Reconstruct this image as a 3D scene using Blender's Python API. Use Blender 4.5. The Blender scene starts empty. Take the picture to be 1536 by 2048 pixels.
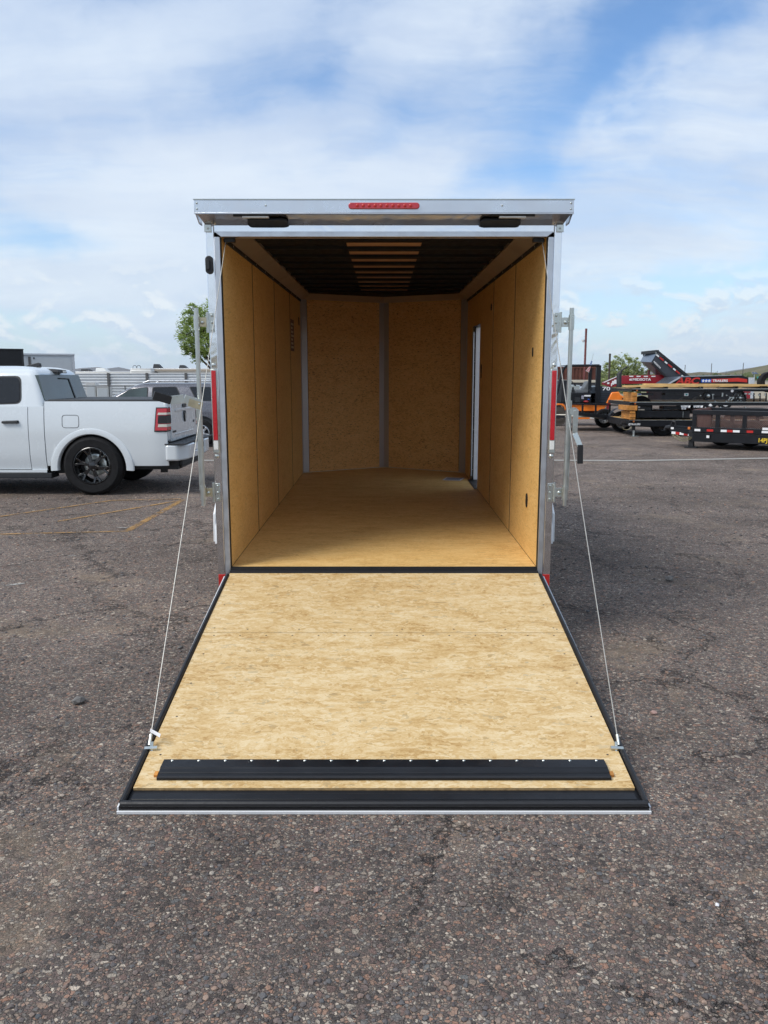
import bpy, bmesh, math, random
from math import sin, cos, pi, radians, sqrt, atan2, asin, exp
from mathutils import Vector, Matrix, noise as mnoise
random.seed(7)
S = bpy.context.scene
COL = S.collection
# ------------------------------------------------------------------ camera
F, PITCH, CAM_H, CAM_D = 1648.0, 0.1618, 1.70, 5.17
cam = bpy.data.cameras.new('camera'); camo = bpy.data.objects.new('camera', cam); COL.objects.link(camo)
cam.sensor_fit = 'VERTICAL'; cam.sensor_height = 36.0; cam.lens = F/2048*36.0
cam.clip_start = .05; cam.clip_end = 40000
camo.location = (0, -CAM_D, CAM_H); camo.rotation_euler = (pi/2-PITCH, 0, 0)
S.camera = camo

def ray(px, py):
    u = (px-768)/F; v = (py-1024)/F
    return Vector((u, cos(PITCH)-v*sin(PITCH), -sin(PITCH)-v*cos(PITCH)))
def P(px, py, D):           # world point seen at photo pixel px,py, D metres in front of the camera
    r = ray(px, py); return Vector((r.x*D/r.y, D-CAM_D, CAM_H+r.z*D/r.y))
def G(px, py):              # ground point
    r = ray(px, py); k = -CAM_H/r.z; return Vector((r.x*k, r.y*k-CAM_D, 0))
# ------------------------------------------------------------------ sun, sky, exposure
SUN_EL, SUN_AZ = radians(48), radians(-124)      # azimuth measured from +Y towards +X
sd = bpy.data.lights.new('sun', 'SUN'); so = bpy.data.objects.new('sun', sd); COL.objects.link(so)
sd.energy = 2.3; sd.angle = radians(26); sd.color = (1, .965, .91)
v = Vector((sin(SUN_AZ)*cos(SUN_EL), cos(SUN_AZ)*cos(SUN_EL), sin(SUN_EL)))
so.rotation_euler = v.to_track_quat('Z', 'Y').to_euler(); so.location = v*50

class NT:
    def __init__(s, t): s.t = t; s.n = t.nodes; s.l = t.links
    def node(s, ty, **kw):
        n = s.n.new(ty)
        for k, val in kw.items():
            if k.startswith('_'): continue
            setattr(n, k, val)
        return n
    def put(s, sock, val):
        if isinstance(val, bpy.types.NodeSocket): s.l.new(val, sock)
        elif val is not None:
            if sock.type == 'RGBA' and not hasattr(val, '__len__'): val = (val, val, val, 1)
            if sock.type == 'RGBA' and len(val) == 3: val = (*val, 1)
            sock.default_value = val
    def math(s, op, a, b=None, c=None, clamp=False):
        n = s.node('ShaderNodeMath', operation=op, use_clamp=clamp)
        s.put(n.inputs[0], a)
        if b is not None: s.put(n.inputs[1], b)
        if c is not None: s.put(n.inputs[2], c)
        return n.outputs[0]
    def vmath(s, op, a, b=None):
        n = s.node('ShaderNodeVectorMath', operation=op); s.put(n.inputs[0], a)
        if b is not None:
            if op == 'SCALE': s.put(n.inputs[3], b)
            else: s.put(n.inputs[1], b)
        return n.outputs['Value'] if op in ('LENGTH', 'DOT_PRODUCT', 'DISTANCE') else n.outputs[0]
    def mix(s, f, a, b, mode='MIX'):
        n = s.node('ShaderNodeMix', data_type='RGBA', blend_type=mode)
        s.put(n.inputs[0], f); s.put(n.inputs[6], a); s.put(n.inputs[7], b)
        return n.outputs[2]
    def mapr(s, v, a, b, c=0., d=1., smooth=True):
        n = s.node('ShaderNodeMapRange', interpolation_type='SMOOTHSTEP' if smooth else 'LINEAR')
        for i, x in enumerate((v, a, b, c, d)): s.put(n.inputs[i], x)
        return n.outputs[0]
    def noise(s, vec, scale, detail=4, rough=.5, dist=0, col=False):
        n = s.node('ShaderNodeTexNoise'); s.put(n.inputs['Vector'], vec)
        n.inputs['Scale'].default_value = scale; n.inputs['Detail'].default_value = detail
        n.inputs['Roughness'].default_value = rough; n.inputs['Distortion'].default_value = dist
        return n.outputs['Color' if col else 'Fac']
    def vor(s, vec, scale, feature='F1', out='Color', rnd=1.):
        n = s.node('ShaderNodeTexVoronoi', feature=feature); s.put(n.inputs['Vector'], vec)
        n.inputs['Scale'].default_value = scale; n.inputs['Randomness'].default_value = rnd
        return n.outputs[out]
    def mapping(s, vec, loc=(0,0,0), rot=(0,0,0), sc=(1,1,1), ty='POINT'):
        n = s.node('ShaderNodeMapping', vector_type=ty); s.put(n.inputs[0], vec)
        n.inputs[1].default_value = loc; n.inputs[2].default_value = rot; n.inputs[3].default_value = sc
        return n.outputs[0]
    def ramp(s, f, stops, interp='LINEAR'):
        n = s.node('ShaderNodeValToRGB'); s.put(n.inputs[0], f); r = n.color_ramp; r.interpolation = interp
        while len(r.elements) < len(stops): r.elements.new(.5)
        for e, (p, c) in zip(r.elements, stops): e.position = p; e.color = (*c, 1) if len(c) == 3 else c
        return n.outputs[0]
    def sep(s, v):
        n = s.node('ShaderNodeSeparateXYZ'); s.put(n.inputs[0], v); return n.outputs
    def comb(s, x, y, z=0.):
        n = s.node('ShaderNodeCombineXYZ'); s.put(n.inputs[0], x); s.put(n.inputs[1], y); s.put(n.inputs[2], z); return n.outputs[0]
    def bump(s, h, strength=.3, dist=.01, normal=None):
        n = s.node('ShaderNodeBump'); s.put(n.inputs['Height'], h); n.inputs['Strength'].default_value = strength
        n.inputs['Distance'].default_value = dist
        if normal is not None: s.l.new(normal, n.inputs['Normal'])
        return n.outputs[0]

W = bpy.data.worlds.new('World'); S.world = W; W.use_nodes = True
N = NT(W.node_tree); N.n.clear()
tc = N.node('ShaderNodeTexCoord').outputs['Generated']
sky = N.node('ShaderNodeTexSky', sky_type='NISHITA', sun_disc=False)
sky.sun_elevation = SUN_EL; sky.sun_rotation = SUN_AZ; sky.air_density = 1.0; sky.dust_density = .6; sky.ozone_density = 1.4
x_, y_, z_ = N.sep(tc)
az = N.math('ARCTAN2', x_, y_); el = N.math('ARCSINE', z_)
A = N.comb(az, el)
warp = N.vmath('SUBTRACT', N.noise(A, 2.6, 5, .55, col=True), (.5, .5, .5))
A2 = N.vmath('ADD', A, N.vmath('SCALE', warp, .26))
warp2 = N.vmath('SUBTRACT', N.noise(A, 11, 4, .6, col=True), (.5, .5, .5))
A3 = N.vmath('ADD', A2, N.vmath('SCALE', warp2, .045))
def ang(px, py):
    r = ray(px, py).normalized(); return atan2(r.x, r.y), asin(r.z)
def blob(px, py, sx, sy, rot, amp, vec=None):
    a, e = ang(px, py)
    m = N.mapping(vec or A3, (a, e, 0), (0, 0, radians(rot)), (sx/F, sy/F, 1), 'TEXTURE')
    sp = N.sep(m); m = N.comb(sp[0], sp[1])
    l = N.vmath('LENGTH', m)
    return N.math('MULTIPLY', N.math('EXPONENT', N.math('MULTIPLY', N.math('MULTIPLY', l, l), -1.)), amp)
# streaky high cloud: cloud layer plane coordinates fan out from the horizon as real cirrus does
inv = N.math('DIVIDE', 1., N.math('ADD', N.math('MAXIMUM', z_, 0.), .16))
pl = N.comb(N.math('MULTIPLY', x_, inv), N.math('MULTIPLY', y_, inv))
st = N.mapping(pl, (3.1, 1.7, 0), (0, 0, radians(33)), (.55, 1.5, 1))
st = N.vmath('ADD', st, N.vmath('SCALE', warp, .9))
streak = N.noise(st, 1.15, 8, .55, .3)
fine = N.noise(st, 4.5, 8, .68)
blobs = [(1230, 95, 220, 105, 24, .68), (1450, 20, 170, 60, 10, .35), (1330, 585, 330, 70, 12, .95), (1200, 650, 150, 55, 0, .6),
         (150, 450, 120, 38, 8, .6), (30, 385, 110, 60, 0, .35), (40, 664, 200, 26, -4, 1.1), (330, 700, 220, 30, 0, .45), (250, 20, 200, 50, 15, .25),
         (620, 300, 300, 40, 18, .28), (180, 600, 260, 18, 5, .25),
         (560, 140, 330, 45, 28, .3), (1000, 330, 300, 50, 35, .3), (1180, 700, 160, 14, 3, .35),
         # broken blue elsewhere round the sky, so that it goes on as the part in view does
         (-1900, 300, 500, 160, 10, .6), (3300, 250, 600, 150, -12, .6), (4700, 500, 500, 120, 5, .5), (-3600, 450, 600, 140, 15, .5)]
clear = None
for b in blobs:
    g = blob(*b); clear = g if clear is None else N.math('ADD', clear, g)
white = None
for b in [(330, 420, 260, 120, 10, .5), (1420, 480, 260, 90, 25, .35), (250, 560, 330, 40, 0, .5), (800, 360, 500, 60, 0, .3), (1400, 690, 300, 30, 0, .35)]:
    g = blob(*b); white = g if white is None else N.math('ADD', white, g)
dens = N.math('ADD', N.math('MULTIPLY', streak, 1.3), N.math('MULTIPLY', fine, .50)); dens = N.math('SUBTRACT', dens, .12)
dens = N.math('ADD', N.math('SUBTRACT', dens, N.math('MULTIPLY', clear, .85)), N.math('MULTIPLY', white, .35))
cl = N.mapr(dens, .10, .92, .0, .98)
# low cumulus near the horizon
cv = N.mapping(A, (0, 0, 0), (0, 0, 0), (1, 1.7, 1))
cum = N.noise(cv, 16, 7, .58, .25)
cumband = N.math('MULTIPLY', N.mapr(el, .0, .03), N.mapr(el, .15, .06))
cm = N.math('MULTIPLY', N.mapr(cum, .47, .60), cumband)
cshade = N.noise(N.vmath('ADD', cv, (0, .012, 0)), 16, 7, .58, .25)
lit = N.mapr(N.math('SUBTRACT', cum, cshade), -.04, .05)
tone = N.mapr(N.noise(st, .9, 6, .6, .4), .35, .68)
cloudcol = N.mix(tone, (4.5, 5.5, 7.2), (6.8, 7.6, 8.5))
veil = None
for b in [(180, 30, 420, 110, 12, .9), (620, 110, 260, 160, 40, .8), (900, 250, 300, 60, 30, .5), (60, 250, 160, 50, 0, .3)]:
    g = blob(*b); veil = g if veil is None else N.math('ADD', veil, g)
cloudcol = N.mix(N.math('MULTIPLY', veil, .8, clamp=True), cloudcol, (4.5, 5.55, 7.3))
cloudcol = N.mix(N.math('MULTIPLY', white, .8, clamp=True), cloudcol, (7.8, 8.4, 8.9))
skyc = N.mix(1.0, sky.outputs[0], (1.0, 1.26, 1.50), 'MULTIPLY')
base = N.mix(cl, skyc, cloudcol)
cumcol = N.mix(lit, (4.9, 6.0, 7.5), (8.6, 8.8, 8.7))
base = N.mix(N.math('MULTIPLY', cm, .9), base, cumcol)
hz = N.mapr(el, .26, .0, 0, .62)
base = N.mix(hz, base, (6.1, 7.1, 8.0))
bg = N.node('ShaderNodeBackground'); N.put(bg.inputs[0], base); bg.inputs[1].default_value = .097
N.l.new(bg.outputs[0], N.node('ShaderNodeOutputWorld').inputs[0])
S.view_settings.view_transform = 'Standard'; S.view_settings.look = 'None'
S.view_settings.exposure = 0.32; S.view_settings.gamma = 1.0; S.view_settings.use_curve_mapping = False
S.render.engine = 'CYCLES'; S.cycles.use_denoising = True; S.cycles.denoiser = 'OPENIMAGEDENOISE'
S.cycles.max_bounces = 12; S.cycles.diffuse_bounces = 9; S.cycles.sample_clamp_indirect = 8

# ------------------------------------------------------------------ materials
def mat(name, col=(.5,.5,.5), rough=.5, metal=0., var=.0, vscale=8., bump=0., bscale=60., coat=0., spec=.5, emit=None, trans=0., alpha=1.):
    m = bpy.data.materials.new(name); m.use_nodes = True; n = NT(m.node_tree)
    b = m.node_tree.nodes['Principled BSDF']
    co = n.node('ShaderNodeTexCoord').outputs['Object']
    f = n.noise(co, vscale, 6, .6)
    k = n.mapr(f, .3, .7, 1-var, 1+var*.6, False)
    c = n.mix(1., (*col, 1), n.comb(k, k, k), 'MULTIPLY')
    n.put(b.inputs['Base Color'], c)
    n.put(b.inputs['Roughness'], n.mapr(n.noise(co, vscale*2.3, 5, .6), .3, .7, max(.02, rough-.06), min(1, rough+.08)))
    b.inputs['Metallic'].default_value = metal; b.inputs['Coat Weight'].default_value = coat
    b.inputs['Specular IOR Level'].default_value = spec; b.inputs['Transmission Weight'].default_value = trans
    b.inputs['Alpha'].default_value = alpha; b.inputs['Coat Roughness'].default_value = .06
    if bump: n.put(b.inputs['Normal'], n.bump(n.noise(co, bscale, 4, .6), .5, bump))
    if emit: b.inputs['Emission Color'].default_value = (*emit, 1); b.inputs['Emission Strength'].default_value = 1
    m['nt'] = 0
    return m
def osb(name, light, mid, dark, rot=0., flake=26., stretch=6., grey=.25, rough=.62, plane='xy', var=.3, darkspeck=.5, spk=.665):
    """oriented strand board: layered voronoi strands lying at different angles"""
    m = bpy.data.materials.new(name); m.use_nodes = True; n = NT(m.node_tree); b = m.node_tree.nodes['Principled BSDF']
    co = n.node('ShaderNodeTexCoord').outputs['Object']; x, y, z = n.sep(co)
    v = {'xy': n.comb(x, y, 0.), 'yz': n.comb(y, z, 0.), 'xz': n.comb(x, z, 0.)}[plane]
    w = n.vmath('SCALE', n.vmath('SUBTRACT', n.noise(v, 3.5, 3, .5, col=True), (.5,.5,.5)), .10)
    v = n.vmath('ADD', v, w)
    cols = []
    for i, (a, s, q) in enumerate(((0, 1., 1.), (24, 1.25, .85), (-31, 1.1, 1.), (70, 1.5, .6))):
        mv = n.mapping(v, (i*3.3, i*1.7, 0), (0, 0, radians(rot+a)), (1., stretch*q, 1.))
        c = n.vor(mv, flake*s/ (stretch**.5)); cols.append((n.sep(c)[0], n.sep(c)[1]))
    m1 = n.mapr(n.noise(v, 16, 3, .6), .47, .53); m2 = n.mapr(n.noise(v, 21, 3, .6), .5, .55); m3 = n.mapr(n.noise(n.vmath('ADD', v, (5., 2., 0)), 18, 3, .6), .57, .62)
    def mx(f, a, c): return n.math('ADD', n.math('MULTIPLY', a, n.math('SUBTRACT', 1., f)), n.math('MULTIPLY', c, f))
    t = mx(m3, mx(m2, mx(m1, cols[0][0], cols[1][0]), cols[2][0]), cols[3][0])
    t2 = mx(m3, mx(m2, mx(m1, cols[0][1], cols[1][1]), cols[2][1]), cols[3][1])
    grain = n.noise(n.mapping(v, (0,0,0), (0,0,radians(rot)), (1., 4.6, 1.)), 58, 7, .76)
    tt = n.math('ADD', n.math('MULTIPLY', t, .40), n.math('MULTIPLY', n.mapr(grain, .3, .7), .46)); tt = n.math('ADD', tt, .07)
    big = n.noise(n.mapping(v, (0,0,0), (0,0,radians(rot)), (1., 2.6, 1.)), 2.6, 4, .6)
    big2 = n.noise(n.mapping(v, (3,9,0), (0,0,radians(rot+8)), (1., 2., 1.)), 7.5, 5, .7)
    tt = n.math('ADD', tt, n.math('MULTIPLY', n.math('SUBTRACT', big, .5), var*2.2)); tt = n.math('ADD', tt, n.math('MULTIPLY', n.math('SUBTRACT', big2, .5), var*1.3))
    c = n.ramp(tt, [(.05, dark), (.40, mid), (.80, light)])
    for i, a in enumerate((12, -28, 61)):
        ln = n.vor(n.mapping(n.vmath('ADD', v, (i*2.1, i*5.7, 0.)), (0,0,0), (0,0,radians(rot+a)), (1., 5.5, 1.)), flake*.32, 'DISTANCE_TO_EDGE', 'Distance')
        sel = n.mapr(n.noise(n.vmath('ADD', v, (i*9., 0., 0.)), 9, 3, .6), .56, .64)
        c = n.mix(n.math('MULTIPLY', n.math('MULTIPLY', n.mapr(ln, .012, .0), sel), .55), c, dark)
    # grey bark strands and dark resin specks
    gsel = n.math('MULTIPLY', n.mapr(t2, 1-grey*.22, 1-grey*.22+.02), n.mapr(grain, .35, .6))
    c = n.mix(n.math('MULTIPLY', gsel, .55), c, tuple(k*.62 for k in (mid[0]*.72, mid[1]*.85, mid[2]*1.15)))
    sp = n.noise(n.mapping(v, (7,0,0), (0,0,radians(rot)), (1., 3.2, 1.)), 34, 3, .55)
    c = n.mix(n.math('MULTIPLY', n.mapr(sp, spk, spk+.05), darkspeck), c, tuple(k*.32 for k in mid))
    n.put(b.inputs['Base Color'], c); b.inputs['Roughness'].default_value = rough
    b.inputs['Specular IOR Level'].default_value = .35
    n.put(b.inputs['Normal'], n.bump(n.math('ADD', t, n.math('MULTIPLY', grain, .6)), .35, .0012))
    return m
def polished(name, col=(.8,.81,.83), rough=.09, wob=.006, wscale=3.2):
    m = bpy.data.materials.new(name); m.use_nodes = True; n = NT(m.node_tree); b = m.node_tree.nodes['Principled BSDF']
    co = n.node('ShaderNodeTexCoord').outputs['Object']
    b.inputs['Base Color'].default_value = (*col, 1); b.inputs['Metallic'].default_value = 1
    n.put(b.inputs['Roughness'], n.mapr(n.noise(co, 14, 6, .7), .3, .75, rough*.6, rough*1.9))
    h = n.noise(co, wscale, 3, .5, .6)
    fine = n.noise(n.mapping(co, (0,0,0), (0,0,0), (8, 8, 1.)), 50, 3, .6)
    n1 = n.bump(h, 1., wob); n.put(b.inputs['Normal'], n.bump(fine, .12, .0006, n1))
    return m
M = dict(
    osb_ramp=osb('osb_ramp', (.70,.55,.33), (.58,.395,.175), (.37,.205,.065), 0, 26, 4.5, .34, var=.42),
    osb_floor=osb('osb_floor', (.80,.55,.235), (.70,.44,.155), (.44,.235,.07), 0, 30, 7, .22, .55, var=.35),
    osb_wall=osb('osb_wall', (.82,.54,.215), (.74,.455,.155), (.52,.29,.085), 90, 34, 8, .15, .5, 'yz', .26, .6, .64),
    osb_front=osb('osb_front', (.84,.53,.22), (.76,.44,.155), (.34,.17,.05), 75, 44, 2.6, .05, .55, 'xz', .25, .95, .61),
    wood=mat('lumber', (.52,.32,.12), .7, var=.3, vscale=5, bump=.002),
    osb_edge=mat('osb_edge', (.50,.33,.15), .8, var=.45, vscale=40, bump=.002),
    alu=mat('alu_trim', (.62,.64,.67), .38, 1., var=.08), polish=polished('polished_aluminium'),
    fascia=mat('satin_aluminium', (.70,.73,.77), .3, 1., var=.06, vscale=3),
    soffit=polished('polished_soffit', (.64,.61,.59), .16, .004, 5.),
    cable=mat('steel_cable', (.42,.41,.38), .5, .5, var=.2, vscale=60), galv=mat('zinc_plated_steel', (.60,.63,.60), .33, 1., var=.05, vscale=9), zinc=mat('yellow_zinc', (.62,.55,.38), .35, 1., var=.2, vscale=20),
    trim=mat('brushed_trim', (.50,.50,.51), .36, .65, var=.03, vscale=1.2), coved=mat('mill_aluminium_cove', (.50,.45,.41), .42, .85, var=.12, vscale=2),
    black=mat('black_rubber', (.011,.011,.013), .5, var=.3, vscale=20, bump=.0008), blackp=mat('black_paint', (.010,.011,.014), .36, var=.35, vscale=6, spec=.35),
    blackc=mat('black_ceiling', (.008,.011,.018), .6, var=.2, spec=.15), kraft=mat('kraft_ceiling_panel', (.46,.27,.165), .6, var=.15),
    whitep=mat('white_skin', (.78,.79,.80), .25, var=.03, coat=.5), silver=mat('silver_skin', (.55,.57,.60), .3, .6, var=.05),
    red=mat('red_lens', (.50,.012,.022), .2, var=.12, vscale=30, coat=.8), redtape=mat('red_reflective_tape', (.50,.02,.015), .4, var=.15, vscale=60),
    whitelens=mat('white_lens', (.75,.75,.72), .3, var=.06, vscale=60), clearlens=mat('lamp_lens', (.62,.60,.52), .25, var=.1, vscale=60),
    tyre=mat('tyre_rubber', (.013,.013,.014), .8, spec=.25, var=.35, vscale=18, bump=.003, bscale=40), rim=mat('black_rim', (.010,.010,.011), .22, .0, var=.2, coat=.5),
    wrim=mat('white_steel_rim', (.72,.73,.74), .35, var=.1), truck=mat('white_truck_paint', (.64,.685,.71), .22, var=.015, vscale=2, coat=1.),
    glass=mat('tinted_glass', (.010,.012,.016), .08, var=.1, spec=.45), glass2=mat('clear_tinted_glass', (.05,.07,.07), .06, var=.3, vscale=2.5, spec=.6),
    plastic=mat('dark_plastic', (.02,.022,.025), .6, var=.2, bump=.001), suv=mat('grey_suv_paint', (.13,.13,.15), .28, .35, var=.05, coat=1.),
    suvtrim=mat('suv_roof_rail', (.55,.57,.6), .3, .8), yellow=mat('yellow_paint', (.72,.50,.03), .5, var=.15), orange=mat('orange_paint', (.92,.22,.02), .38, var=.12, vscale=4, coat=.3),
    dkred=mat('dark_red_paint', (.30,.012,.022), .35, var=.12, vscale=3, coat=.5), decal_red=mat('decal_red', (.55,.03,.02), .4, var=.1), decal_blue=mat('decal_blue', (.02,.10,.50), .4, var=.1),
    decal_white=mat('decal_white', (.8,.8,.8), .5, var=.05), rust=mat('rust_brown_steel', (.13,.045,.03), .75, var=.4, vscale=3), rustpole=mat('oxide_red_post', (.17,.05,.045), .7, var=.3),
    postdark=mat('weathered_post', (.07,.055,.045), .85, var=.3), fencew=mat('white_corrugated_steel', (.66,.69,.71), .42, .2, var=.1, vscale=1.3), fpost=mat('fence_post', (.10,.10,.10), .6, var=.3),
    greybox=mat('grey_trailer_skin', (.50,.54,.57), .38, var=.04, coat=.3), beige=mat('beige_panel', (.55,.50,.40), .6, var=.1), rv=mat('rv_fibreglass', (.66,.66,.63), .4, var=.08, vscale=1.5),
    awning=mat('awning_tan', (.42,.36,.29), .7, var=.1), dirt=mat('packed_dirt', (.22,.17,.13), .95, var=.3), bark=mat('bark', (.09,.065,.045), .9, var=.4, vscale=12, bump=.01, bscale=20),
    gauge=mat('brown_mesh_floor', (.20,.12,.10), .7, var=.3), pale=mat('pale_board', (.62,.55,.44), .7, var=.12), deckwood=mat('trailer_deck_wood', (.66,.43,.17), .7, var=.3, vscale=3, bump=.002),
    dunnage=mat('dunnage_wood', (.52,.22,.045), .75, var=.35, vscale=7, bump=.002), amber=mat('amber_lens', (.75,.22,.05), .3, var=.1), cloth=mat('flag_cloth', (.6,.6,.62), .8, var=.1),
    paper=mat('paper', (.72,.72,.74), .8, var=.05), ink=mat('printed_grey', (.30,.30,.36), .8, var=.4, vscale=70), seat=mat('seat_vinyl', (.16,.17,.18), .5, var=.2), concrete=mat('concrete', (.42,.40,.37), .9, var=.2, vscale=3, bump=.004),
    brass=mat('chain_steel', (.42,.37,.24), .45, .7, var=.3, vscale=30), solar=mat('solar_panel', (.02,.03,.07), .2, var=.2, coat=.5), teal=mat('teal_sign', (.03,.30,.27), .5, var=.1), stoneA=mat('rock_grey', (.17,.16,.15), .9, var=.35, vscale=40, bump=.004), stoneB=mat('rock_pink', (.42,.27,.23), .85, var=.25, vscale=40, bump=.003),
)
# ------------------------------------------------------------------ mesh building
def tag(o, label=None, cat=None, group=None, kind=None):
    if label: o['label'] = label
    if cat: o['category'] = cat
    if group: o['group'] = group
    if kind: o['kind'] = kind
    return o
ORG = {}
def empty(name, label, cat, loc=(0,0,0), group=None, rot=(0,0,0), local=False):
    """a thing's base. Parts are modelled in world metres (local=False) or in the thing's own frame (local=True)"""
    o = bpy.data.objects.new(name, None); COL.objects.link(o); o.location = loc; o.rotation_euler = rot; o.empty_display_size = .3
    ORG[o] = Vector((0,0,0)) if local else Vector(loc)
    return tag(o, label, cat, group)
class MB:
    def __init__(s): s.v = []; s.f = []
    def add(s, vs, fs):
        k = len(s.v); s.v += [Vector(p) for p in vs]; s.f += [tuple(i+k for i in f) for f in fs]; return s
    def box(s, x0, x1, y0, y1, z0, z1):
        return s.add([(x0,y0,z0),(x1,y0,z0),(x1,y1,z0),(x0,y1,z0),(x0,y0,z1),(x1,y0,z1),(x1,y1,z1),(x0,y1,z1)],
                     [(0,3,2,1),(4,5,6,7),(0,1,5,4),(1,2,6,5),(2,3,7,6),(3,0,4,7)])
    def hexa(s, b, t):
        return s.add(list(b)+list(t), [(3,2,1,0),(4,5,6,7),(0,1,5,4),(1,2,6,5),(2,3,7,6),(3,0,4,7)])
    def bar(s, a, b, w, h, up=(0,0,1)):
        a = Vector(a); b = Vector(b); d = (b-a).normalized(); u = Vector(up)
        r = d.cross(u)
        if r.length < 1e-4: r = d.cross(Vector((1,0,0)))
        r.normalize(); u = r.cross(d).normalized(); r *= w/2; u *= h/2
        return s.hexa([a-r-u, a+r-u, a+r+u, a-r+u], [b-r-u, b+r-u, b+r+u, b-r+u])
    def prism(s, pts, axis, a, b):
        """polygon pts (2D) extruded along axis: 'x': (y,z), 'y': (x,z), 'z': (x,y)"""
        n = len(pts)
        f3 = {'x': lambda p, t: (t, p[0], p[1]), 'y': lambda p, t: (p[0], t, p[1]), 'z': lambda p, t: (p[0], p[1], t)}[axis]
        return s.add([f3(p, a) for p in pts]+[f3(p, b) for p in pts],
                     [tuple(range(n)), tuple(range(2*n-1, n-1, -1))]+[(i, n+i, n+(i+1) % n, (i+1) % n) for i in range(n)])
    def tube(s, pts, r, seg=8, cap=True):
        pts = [Vector(p) for p in pts]; rs = r if hasattr(r, '__len__') else [r]*len(pts); vs = []; fs = []
        t0 = (pts[1]-pts[0]).normalized(); n0 = t0.orthogonal().normalized()
        for i, p in enumerate(pts):
            t = ((pts[min(i+1, len(pts)-1)]-pts[max(i-1, 0)])).normalized()
            n0 = (n0-t*n0.dot(t)).normalized(); b = t.cross(n0)
            for k in range(seg): a = 2*pi*k/seg; vs.append(p+(n0*cos(a)+b*sin(a))*rs[i])
        for i in range(len(pts)-1):
            for k in range(seg): fs.append((i*seg+k, i*seg+(k+1) % seg, (i+1)*seg+(k+1) % seg, (i+1)*seg+k))
        if cap: fs += [tuple(range(seg-1, -1, -1)), tuple((len(pts)-1)*seg+k for k in range(seg))]
        return s.add(vs, fs)
    def lathe(s, prof, c, axis='y', seg=28):
        """prof: (radius, offset along axis)"""
        c = Vector(c); n = len(prof); vs = []; fs = []
        for k in range(seg):
            a = 2*pi*k/seg
            for r, t in prof:
                q = {'y': (r*cos(a), t, r*sin(a)), 'x': (t, r*cos(a), r*sin(a)), 'z': (r*cos(a), r*sin(a), t)}[axis]
                vs.append(c+Vector(q))
        for k in range(seg):
            for i in range(n-1): fs.append((k*n+i, k*n+i+1, ((k+1) % seg)*n+i+1, ((k+1) % seg)*n+i))
        return s.add(vs, fs)
    def grid(s, rows):
        m = len(rows[0]); vs = [p for r in rows for p in r]
        return s.add(vs, [(i*m+j, i*m+j+1, (i+1)*m+j+1, (i+1)*m+j) for i in range(len(rows)-1) for j in range(m-1)])
    def oval(s, c, w, h, d, axis='y', seg=20, e=2.):
        """stadium/ellipse plate centred at c, thickness d towards -axis"""
        pts = []
        for k in range(seg):
            a = 2*pi*k/seg; r = min(w, h)/2
            if w > h: pts.append((cos(a)*r+(w/2-r)*(1 if cos(a) > 0 else -1), sin(a)*r))
            else: pts.append((cos(a)*r, sin(a)*r+(h/2-r)*(1 if sin(a) > 0 else -1)))
        if axis == 'y': return s.prism([(c[0]+p[0], c[2]+p[1]) for p in pts], 'y', c[1]-d, c[1])
        if axis == 'x': return s.prism([(c[1]+p[0], c[2]+p[1]) for p in pts], 'x', c[0]-d, c[0]+d)
        return s.prism([(c[0]+p[0], c[1]+p[1]) for p in pts], 'z', c[2]-d, c[2])
    def build(s, name, m, parent=None, bevel=0., smooth=None, origin=None, label=None, kind=None, seg=2):
        me = bpy.data.meshes.new(name)
        o_ = Vector(origin) if origin is not None else (ORG.get(parent, Vector((0,0,0))) if parent is not None else Vector((0,0,0)))
        me.from_pydata([tuple(p-o_) for p in s.v], [], s.f)
        bm = bmesh.new(); bm.from_mesh(me); bmesh.ops.recalc_face_normals(bm, faces=bm.faces); bm.to_mesh(me); bm.free()
        for q in (m if isinstance(m, (list, tuple)) else [m]): me.materials.append(q)
        o = bpy.data.objects.new(name, me); COL.objects.link(o)
        if parent is not None: o.parent = parent; ORG[o] = o_
        elif origin is not None: o.location = o_; ORG[o] = o_
        if bevel:
            b = o.modifiers.new('bevel', 'BEVEL'); b.width = bevel; b.segments = seg; b.limit_method = 'ANGLE'; b.angle_limit = radians(40)
        if smooth is None: smooth = bool(bevel)
        if smooth:
            me.polygons.foreach_set('use_smooth', [True]*len(me.polygons))
            if hasattr(me, 'set_sharp_from_angle'): me.set_sharp_from_angle(angle=radians(40))
        if label: o['label'] = label
        if kind: o['kind'] = kind
        return o
def rep(o, off, parent=None, label=None):
    """copy of a part sharing its mesh, with its own children, moved by off"""
    c = o.copy(); COL.objects.link(c); c.parent = parent if parent is not None else o.parent; c.location = o.location+Vector(off)
    ORG[c] = ORG.get(o, Vector((0,0,0)))
    if label: c['label'] = label
    for ch in list(o.children):
        q = ch.copy(); COL.objects.link(q); q.parent = c
    return c
def text(s, name, m, loc, size, parent, rot=(pi/2, 0, 0), sx=1., ext=.002, bold=0., align='LEFT', shear=0.):
    cu = bpy.data.curves.new(name, 'FONT'); cu.body = s; cu.size = size; cu.extrude = ext; cu.offset = bold; cu.align_x = align; cu.shear = shear
    cu.resolution_u = 3
    t = bpy.data.objects.new(name, cu); COL.objects.link(t)
    dg = bpy.context.evaluated_depsgraph_get(); me = bpy.data.meshes.new_from_object(t.evaluated_get(dg))
    bpy.data.objects.remove(t)
    me.name = name; me.materials.clear(); me.materials.append(m)
    o = bpy.data.objects.new(name, me); COL.objects.link(o); o.parent = parent
    o.location = Vector(loc)-ORG.get(parent, Vector((0,0,0))); o.rotation_euler = rot; o.scale = (sx, 1, 1)
    return o
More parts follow.
